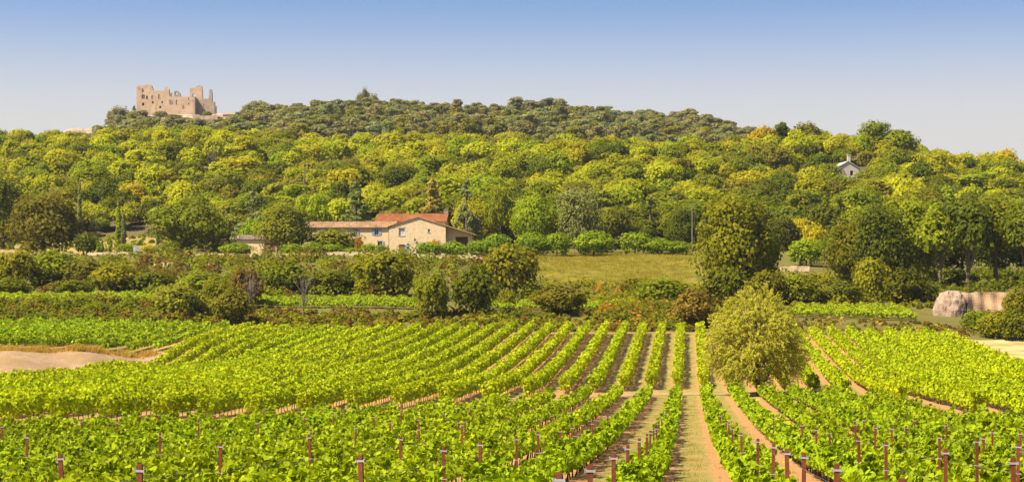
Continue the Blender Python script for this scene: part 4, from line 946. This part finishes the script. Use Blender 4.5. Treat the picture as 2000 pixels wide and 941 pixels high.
# bare little trees
def bare_tree(label,px,D,top,w,seed):
    r=np.random.default_rng(seed); x,y,z=ground(px,D); H=zat(top,D)-z; W=w*D/FPX/2; b=MB(); c=MB()
    b.tube([(0,0,-.3),(.05,0,H*.3),(0,.05,H*.6)],[.12,.09,.05],6)
    for k in range(26):
        s=r.uniform(.1,.6)*H; a=r.uniform(0,6.28); e=np.array([math.cos(a)*W*r.uniform(.3,1),math.sin(a)*W*r.uniform(.3,1),s+(H-s)*r.uniform(.3,1)])
        m=np.array([0,0,s])*.5+e*.5+[0,0,-.1]; c.tube([(0,0,s),m,e],[.04,.03,.012],4)
        for q_ in range(4):
            f=m+(e-m)*r.random(); c.tube([f,f+r.normal(0,.35,3)+[0,0,.35]],[.018,.008],4)
    o=thing('bare_tree',label,'tree',(x,y,z)); b.build('trunk',M['bark_pale'],o); c.build('branches',M['bark_pale'],o)
bare_tree('bare grey twiggy tree on the scrub bank, left of centre',487,272,520,60,1)
bare_tree('smaller bare twiggy tree rising before the middle vine strip',592,272,530,50,2)
bare_tree('bare pale dead tree standing out in the upper left wood',415,560,285,50,3)

# ------------------------------------------------------------------ scrub on the banks (nobody could count it)
def scrub(name,label,pxa,pxb,Da,Db,n,mats,h=(.4,1.3),leaf=.3,seed=0,per=60,dens=None,cat='scrub'):
    r=np.random.default_rng(seed)
    for mi,(m,frac) in enumerate(mats):
        k=int(n*frac); px=r.uniform(pxa,pxb,k); D=r.uniform(Da,Db,k); x,y=xy(px,D)
        if dens is not None:
            kp=_hn(x,y,4.,seed+mi*3)>dens; x,y,D=x[kp],y[kp],D[kp]; k=len(x)
        hh=(h[0]+(h[1]-h[0])*r.random(k)**1.7)*(1+.35*_hn(x,y,5,seed)); hh=np.clip(hh,.2,None); w=hh*r.uniform(.6,1.1,k)
        i=np.repeat(np.arange(k),per); d=unit(r.normal(size=(len(i),3))); d[:,2]=np.abs(d[:,2])
        P=np.stack([x[i]+d[:,0]*w[i],y[i]+d[:,1]*w[i],T(x,y)[i]+d[:,2]*hh[i]*r.uniform(.6,1.05,len(i))],1)
        ct=r.uniform(-.25,.25,k); tint=np.clip(.5+ct[i]+r.normal(0,.2,len(i)),0,1)
        V,F=leaves(P,d+r.normal(0,.5,d.shape)+[0,0,.3],leaf*r.uniform(.6,1.3,len(i)),QUAD,r)
        c=V.mean(0); o=obj(name,mesh(name,V-c,F,M[m],tint)); o.location=c
        tag(o,label+('' if mi==0 else [', leafier patches',', dry patches',', rusty patches'][mi-1]),cat,kind='stuff')
scrub('scrub_bank','dark green scrub bank behind the small left vineyard',-120,440,263,277,520,[('shrub_dark',.6),('shrub',.4),('dryleaf',.25)],(.8,2.0),.36,11)
scrub('scrub_bank','brownish-green scrub bank along the far edge of the vineyard',420,1420,262.5,275,900,[('dryleaf',.45),('shrub',.35),('shrub_dark',.35)],(.4,1.15),.32,12)
scrub('scrub_bank','dark hedge at the foot of the big oak',1180,1420,265,279,160,[('shrub_dark',.7),('shrub',.4),('leaf_rust',.3)],(1.0,2.4),.36,13)
scrub('scrub_slope','mixed scrub covering the left slope under the terrace',-150,1040,296,366,760,[('shrub',.5),('shrub_dark',.35),('dryleaf',.3)],(.5,3.0),.36,14,75,dens=-.9)
scrub('scrub_slope','scrub on the slope below the meadow',1040,1440,292,322,240,[('shrub',.6),('oak_olive',.35),('leaf_rust',.08)],(.5,1.7),.34,15,55)
scrub('scrub_slope','scrub around the grass clearing on the right',1500,1830,296,345,200,[('shrub',.6),('shrub_dark',.45)],(.6,2.2),.36,16,55,dens=-.3)
scrub('grass_bank','dry grassy bank below the right vine strip',1540,1900,262.5,275,330,[('oak_olive',.35),('dryleaf',.35),('drygrass',.12)],(.2,.55),.22,17,40)
scrub('scrub_bank','dark brambles above the mown field at right',1890,2150,268,290,120,[('shrub_dark',.7),('shrub',.4)],(.8,1.8),.36,18)
scrub('grove_undergrowth','dark undergrowth beneath the right-hand grove',1640,2150,304,350,320,[('shrub_dark',1.)],(.7,2.2),.4,19,45)
scrub('wood_undergrowth','leafy undergrowth along the foot of the hillside wood',-150,2150,425,470,520,[('oak_green',.6),('oak_dark',.5)],(.7,2.2),.5,20,40,dens=-.2)
scrub('terrace_grass','dry grass edging the farmhouse terrace',-150,1050,362,384,420,[('drygrass',.45),('oak_olive',.4)],(.15,.5),.28,22,30)
# tall dry grass tufts at the edge of the fallow field
def tufts(name,label,pts,mat,h,nb,seed,spread,w=.05):
    r=np.random.default_rng(seed); P=[];U=[]
    x=np.repeat(pts[:,0],nb); y=np.repeat(pts[:,1],nb); n=len(x)
    x=x+r.normal(0,spread,n); y=y+r.normal(0,spread,n); z=T(x,y); hh=np.repeat(r.uniform(.5,1.15,len(pts)),nb)*h*r.uniform(.6,1.1,n)
    lean=r.normal(0,.3,(n,2)); a=r.uniform(0,6.28,n)
    B=np.stack([x,y,z-.03],1); Tt=B+np.stack([lean[:,0]*hh,lean[:,1]*hh,hh],1); s=np.stack([np.cos(a),np.sin(a),0*a],1)*w/2
    V=np.stack([B-s,B+s,Tt],1).reshape(-1,3); F=np.arange(3*n).reshape(n,3); c=V.mean(0)
    o=obj(name,mesh(name,V-c,F,M[mat],r.random(n))); o.location=c; return tag(o,label,'grass',kind='stuff')
r=np.random.default_rng(31)
t=r.uniform(-80,300,60); p=np.array([xy(a,np.interp(a,[-200,0,300],[197,203.5,223])+r.normal(0,.4)) for a in t])
tufts('dry_grass','straw-coloured grass tufts edging the fallow field',p,'drygrass',.85,70,32,.45,.09)
n=5200; Dd=r.uniform(30**.5,170**.5,n)**2; k=r.integers(-9,8,n); X=X0+2.5*k+r.normal(0,.36,n); Y=(Dd+X*math.sin(YAW))/math.cos(YAW)
tufts('alley_grass','short sparse grass in the alleys between the vine rows',np.stack([X,Y],1),'grass',.13,12,33,.22,.03)
px=r.uniform(1040,1350,900); Dd=r.uniform(325,408,900); p=np.stack(xy(px,Dd),1)
tufts('meadow_grass','tall tufts of grass on the sloping meadow',p,'grass',.55,30,34,.7,.10)

# ------------------------------------------------------------------ the hillside wood
r=np.random.default_rng(51); spots=[]
Dcur=436.
while Dcur<640:
    n=int(2300/FPX*Dcur/5.7)
    for px in np.linspace(-150,2150,n)+r.normal(0,19,n):
        D=Dcur+r.normal(0,3.4)
        if D<450 and (180<px<330 or 600<px<900): continue
        if px<340 and D<472: continue
        spots.append((px,D))
    Dcur+=5.8
spots=[s for s in spots if not(abs(s[0]-1656)<34 and 536<s[1]<585) and not(abs(s[0]-415)<26 and 535<s[1]<562) and not (abs(s[0]-594)<9 and 445<s[1]<472)]
TONE=[('oak_yellow','yellow-green oak'),('oak_green','mid-green oak'),('oak_olive','brownish olive oak'),('oak_dark','dark green oak'),('oak_bright','bright leafy tree'),('leaf_gold','golden-orange tree')]
def tone(px,D):
    b=_hn(px,D*3,140,3)*.5+r.normal(0,.45)
    hi=(D-436)/200.
    pr=np.array([.20+.62*hi-.10*(px>1300),.36-.12*hi,.13-.06*hi,.22-.17*hi+.06*(px>1300),.09,.006+.016*(px>1400)]); pr=np.clip(pr,.005,1); pr/=pr.sum()
    return int(r.choice(6,p=pr))
def crest(px): return np.interp(px,[-150,0,150,250,400,480,560,700,900,1050,1200,1330,1450,1500,1560,1610,1650,1780,1850,1950,2150],[262,262,262,258,247,258,262,268,265,257,270,272,268,254,246,256,272,288,302,296,310])
def region(px):
    for a,t in((250,'at far left'),(520,'below the ruined castle'),(760,'above the farmhouse wing'),(1000,'above the red farmhouse roof'),(1330,'above the meadow'),(1650,'above the big dark oak')):
        if px<a: return t
    return 'behind the right-hand grove'
def band(D): return 'front wood' if D<480 else 'middle wood' if D<560 else 'upper wood'
cand=[]
for px,D in spots:
    x,y,z=ground(px,D); H=(4.0+6.4*r.random()**1.3)*(1.08 if D<500 else 1.)
    lim=zat(crest(px)+r.uniform(-12,10),D)-z
    H=min(H,lim) if lim>3.0 else 0
    if H<3: continue
    cand.append((px,D,H,tone(px,D),x,y,z))
cand.sort(key=lambda c:-c[2]/c[1]*(1.6 if c[1]<462 else 1))
IND=cand[:300]; REST=cand[300:]
KEYS=[f'oak{i}' for i in range(6)]+[f'tall{i}' for i in range(3)]+[f'pine{i}' for i in range(5)]+['cone0','big1','big3']
KP=np.array([.095]*6+[.075]*3+[.024]*5+[.02,.03,.03]); KP/=KP.sum()
IND.sort(key=lambda c:c[0]); lc={}
for i,(px,D,H,t,x,y,z) in enumerate(IND):
    kk=(t,band(D),region(px)); lc[kk]=lc.get(kk,0)+1
    m,tl=TONE[t]; key=str(r.choice(KEYS,p=KP))
    p=PROTO[key]; s=H/p['H']; w=H/8*4.2/p['R']*r.uniform(.75,1.25)
    o=thing('oak_tree' if t<4 else 'leafy_tree',f'{tl} in the {band(D)}, {region(px)}, {ordw(lc[kk])} from left','tree',(x,y,z-.2),float(r.uniform(0,6.28)),'trees of the hillside wood',(w*r.uniform(.8,1.25),w,s))
    obj('trunk',p['trunk'],o); crown_obj(key,m,o)
def joined(name,label,items,keys,matname):
    if not items: return
    coll=bpy.data.collections.new(name+'_kinds')
    for k in keys:
        c=PROTO[k]['crown'].copy(); c.materials.clear(); c.materials.append(M[matname])
        coll.objects.link(bpy.data.objects.new(name+'_kind',c))
    A=np.array(items,float); c=A[:,:3].mean(0); me=bpy.data.meshes.new(name); me.from_pydata((A[:,:3]-c).tolist(),[],[])
    n=len(A); ro=np.zeros((n,3)); ro[:,2]=A[:,5]; sc_=np.stack([A[:,3],A[:,3],A[:,4]],1)
    for nm,ty,v in(('turn','FLOAT_VECTOR',ro),('size','FLOAT_VECTOR',sc_)):
        at=me.attributes.new(nm,ty,'POINT'); at.data.foreach_set('vector',v.astype(np.float32).ravel())
    at=me.attributes.new('pick','INT','POINT'); at.data.foreach_set('value',r.integers(0,len(keys),n).astype(np.int32))
    g=bpy.data.node_groups.new(name,'GeometryNodeTree')
    g.interface.new_socket('Geometry',in_out='INPUT',socket_type='NodeSocketGeometry'); g.interface.new_socket('Geometry',in_out='OUTPUT',socket_type='NodeSocketGeometry')
    gi=g.nodes.new('NodeGroupInput'); go=g.nodes.new('NodeGroupOutput'); ip=g.nodes.new('GeometryNodeInstanceOnPoints'); ci=g.nodes.new('GeometryNodeCollectionInfo')
    ci.inputs['Collection'].default_value=coll; ci.inputs['Separate Children'].default_value=True; ci.inputs['Reset Children'].default_value=True
    ip.inputs['Pick Instance'].default_value=True
    for nm,ty,so in(('turn','FLOAT_VECTOR','Rotation'),('size','FLOAT_VECTOR','Scale'),('pick','INT','Instance Index')):
        na=g.nodes.new('GeometryNodeInputNamedAttribute'); na.data_type=ty; na.inputs['Name'].default_value=nm; g.links.new(na.outputs['Attribute'],ip.inputs[so])
    g.links.new(gi.outputs[0],ip.inputs['Points']); g.links.new(ci.outputs[0],ip.inputs['Instance']); g.links.new(ip.outputs[0],go.inputs[0])
    o=obj(name,me); o.location=c; md=o.modifiers.new('trees','NODES'); md.node_group=g
    tag(o,label,'wood',kind='stuff')
for t,(m,tl) in enumerate(TONE):
    it=[(x,y,z-.2,H/8*r.uniform(.75,1.3),H/8,r.uniform(0,6.28)) for (px,D,H,tt,x,y,z) in REST if tt==t]
    joined('hillside_wood',f'remaining {tl.replace("oak","oaks").replace("tree","trees")} filling the hillside wood',it,[f'far_oak{i}' for i in range(5)]+[f'far_tall{i}' for i in range(3)],m)
# special trees on the crest
put_tree('tall_tree','tall bright green open-crowned tree on the right skyline','tree','oak3','oak_green',1708,606,236,72)
put_tree('tall_tree','wide green tree touching the tall skyline tree on its right','tree','oak4','oak_green',1752,604,252,92)
put_tree('tall_tree','yellow-green tree left of the tall skyline tree','tree','oak2','oak_bright',1683,596,262,52)
put_tree('tall_tree','golden orange tree on the skyline at right of the pine ridge','tree','oak1','leaf_gold',1492,610,244,62)
put_tree('tall_tree','small golden tree on the right skyline edge','tree','oak3','leaf_gold',1965,612,290,50)
put_tree('pine_tree','pointed dark pine on the skyline right of the golden tree','tree','pine1','oak_dark',1528,612,238,50)
put_tree('tall_tree','loose grey-green tree on the right skyline','tree','tall0','oak_olive',1575,612,240,70)
put_tree('leafy_tree','yellow bushy tree on the right crest above the white house','tree','oak0','oak_bright',1625,600,283,55)

# ------------------------------------------------------------------ far pine ridge
def sky_y(px): return np.interp(px,[170,190,230,270,300,330,420,450,480,510,560,600,650,690,712,730,760,850,900,950,985,1010,1100,1150,1200,1240,1280,1330,1380,1420,1450,1480,1510],[262,248,222,214,238,236,240,235,212,200,204,204,196,200,182,186,194,194,204,208,210,196,190,200,208,224,216,210,222,232,240,242,262])
pines=[]
for row,D in enumerate(np.arange(790,1165,13.)):
    n=int(1360/FPX*D/8.5)
    for px in np.linspace(165,1515,n)+r.normal(0,9,n):
        d=D+r.normal(0,4); x,y,z=ground(px,d)
        if 262<px<425 and d>1082: continue
        H=r.uniform(5.5,12.5); top=zat(sky_y(px)+r.choice([-7,-3,0,4,9])+r.uniform(-3,6),d)-z
        H=min(H,top)
        if H>3: pines.append((px,d,H,x,y,z))
# those that stand out against the sky are single trees
pines.sort(key=lambda c:(HOR-(c[5]+c[2]-ZC)/c[1]*FPX)-sky_y(c[0]))
used=[];front=[]
for c in pines:
    if len(front)<110 and all(abs(c[0]-u)>9 for u in used): front.append(c); used.append(c[0])
fs=set(id(c) for c in front); rest=[c for c in pines if id(c) not in fs]
def rregion(px):
    for a,t in((300,'left of the ruined castle'),(470,'just right of the ruined castle'),(690,'on the left part of the far ridge'),(950,'on the middle of the far ridge'),(1230,'on the right hump of the far ridge')):
        if px<a: return t
    return 'on the descending right end of the far ridge'
front.sort(key=lambda c:c[0]); lc={}
for px,d,H,x,y,z in front:
    kk=rregion(px); lc[kk]=lc.get(kk,0)+1
    key=f'pine{r.integers(0,5)}'; p=PROTO[key]; s=H/9
    o=thing('pine_tree',f'small dark skyline pine {kk}, {ordw(lc[kk])} from left','tree',(x,y,z-.2),float(r.uniform(0,6.28)),'pines on the far ridge skyline',(s*1.15,s*1.15,s))
    obj('trunk',p['trunk'],o); crown_obj(key,'pine_far',o)
for j,(m,l) in enumerate((('pine_far','dark pine wood covering the far ridge'),('conifer','grey-green trees mixed into the far ridge wood'),('oak_olive','brownish trees mixed into the far ridge wood'))):
    joined('far_wood',l,[(x,y,z-.3,H/9*r.uniform(1.,1.35),H/9,r.uniform(0,6.28)) for i,(px,d,H,x,y,z) in enumerate(rest) if (i%7 in((0,1,2,3),(4,),(5,6))[j])],[f'far_pine{i}' for i in range(4)],m)
put_tree('pine_tree','tall pointed dark pine, highest on the far ridge','tree','oak5','pine_far',713,1130,173,22)
put_tree('pine_tree','dark pine close left of the highest ridge pine','tree','oak1','pine_far',704,1126,180,24)
put_tree('pine_tree','dark pine close right of the highest ridge pine','tree','oak2','pine_far',728,1128,184,30)
put_tree('pine_tree','rounded dark pine at the left of the far ridge skyline','tree','oak4','pine_far',505,1130,196,60)
put_tree('pine_tree','dark green pine clump left of the castle wall','tree','oak5','pine_far',232,1090,210,62)
put_tree('pine_tree','dark pine close against the castle left corner','tree','cone0','pine_far',262,1100,203,26)
put_tree('leafy_tree','dark green tree at the foot of the castle front','tree','oak2','pine_far',314,1085,217,32)
put_tree('leafy_tree','olive green tree below the castle, right of the darker one','tree','oak3','oak_olive',338,1080,224,40)
put_tree('leafy_tree','small green bush against the castle corner wall','bush','oak0','oak_green',405,1100,217,20)

put_tree('oak_tree','mid-green oak on the skyline at the left picture edge','tree','oak2','oak_green',8,598,263,60)
put_tree('oak_tree','olive oak on the skyline beyond the left picture edge','tree','oak4','oak_olive',-45,596,264,60)
for px,D,t,w,m,l in ((290,1090,226,26,'pine_far','dark bushy tree hiding the left foot of the castle'),(362,1084,230,30,'oak_olive','olive tree before the middle of the castle foot'),(385,1080,233,24,'pine_far','small dark tree under the castle corner'),(425,1078,228,26,'pine_far','dark tree between the castle and the ridge cottage')):
    put_tree('leafy_tree',l,'tree','oak1',m,px,D,t,w)

# ------------------------------------------------------------------ air
def haze():
    m,n=newmat('haze_air'); v=N(n,'ShaderNodeVolumePrincipled'); v.inputs['Density'].default_value=.00005
    v.inputs['Color'].default_value=(.86,.92,1,1); v.inputs['Anisotropy'].default_value=.25
    o=N(n,'ShaderNodeOutputMaterial'); n.links.new(v.outputs[0],o.inputs['Volume'])
    b=MB(); b.box(-2200,2200,-400,9500,-14,172); h=b.build('haze',m)
    tag(h,'thin pale summer haze over the valley','haze',kind='stuff')
haze()
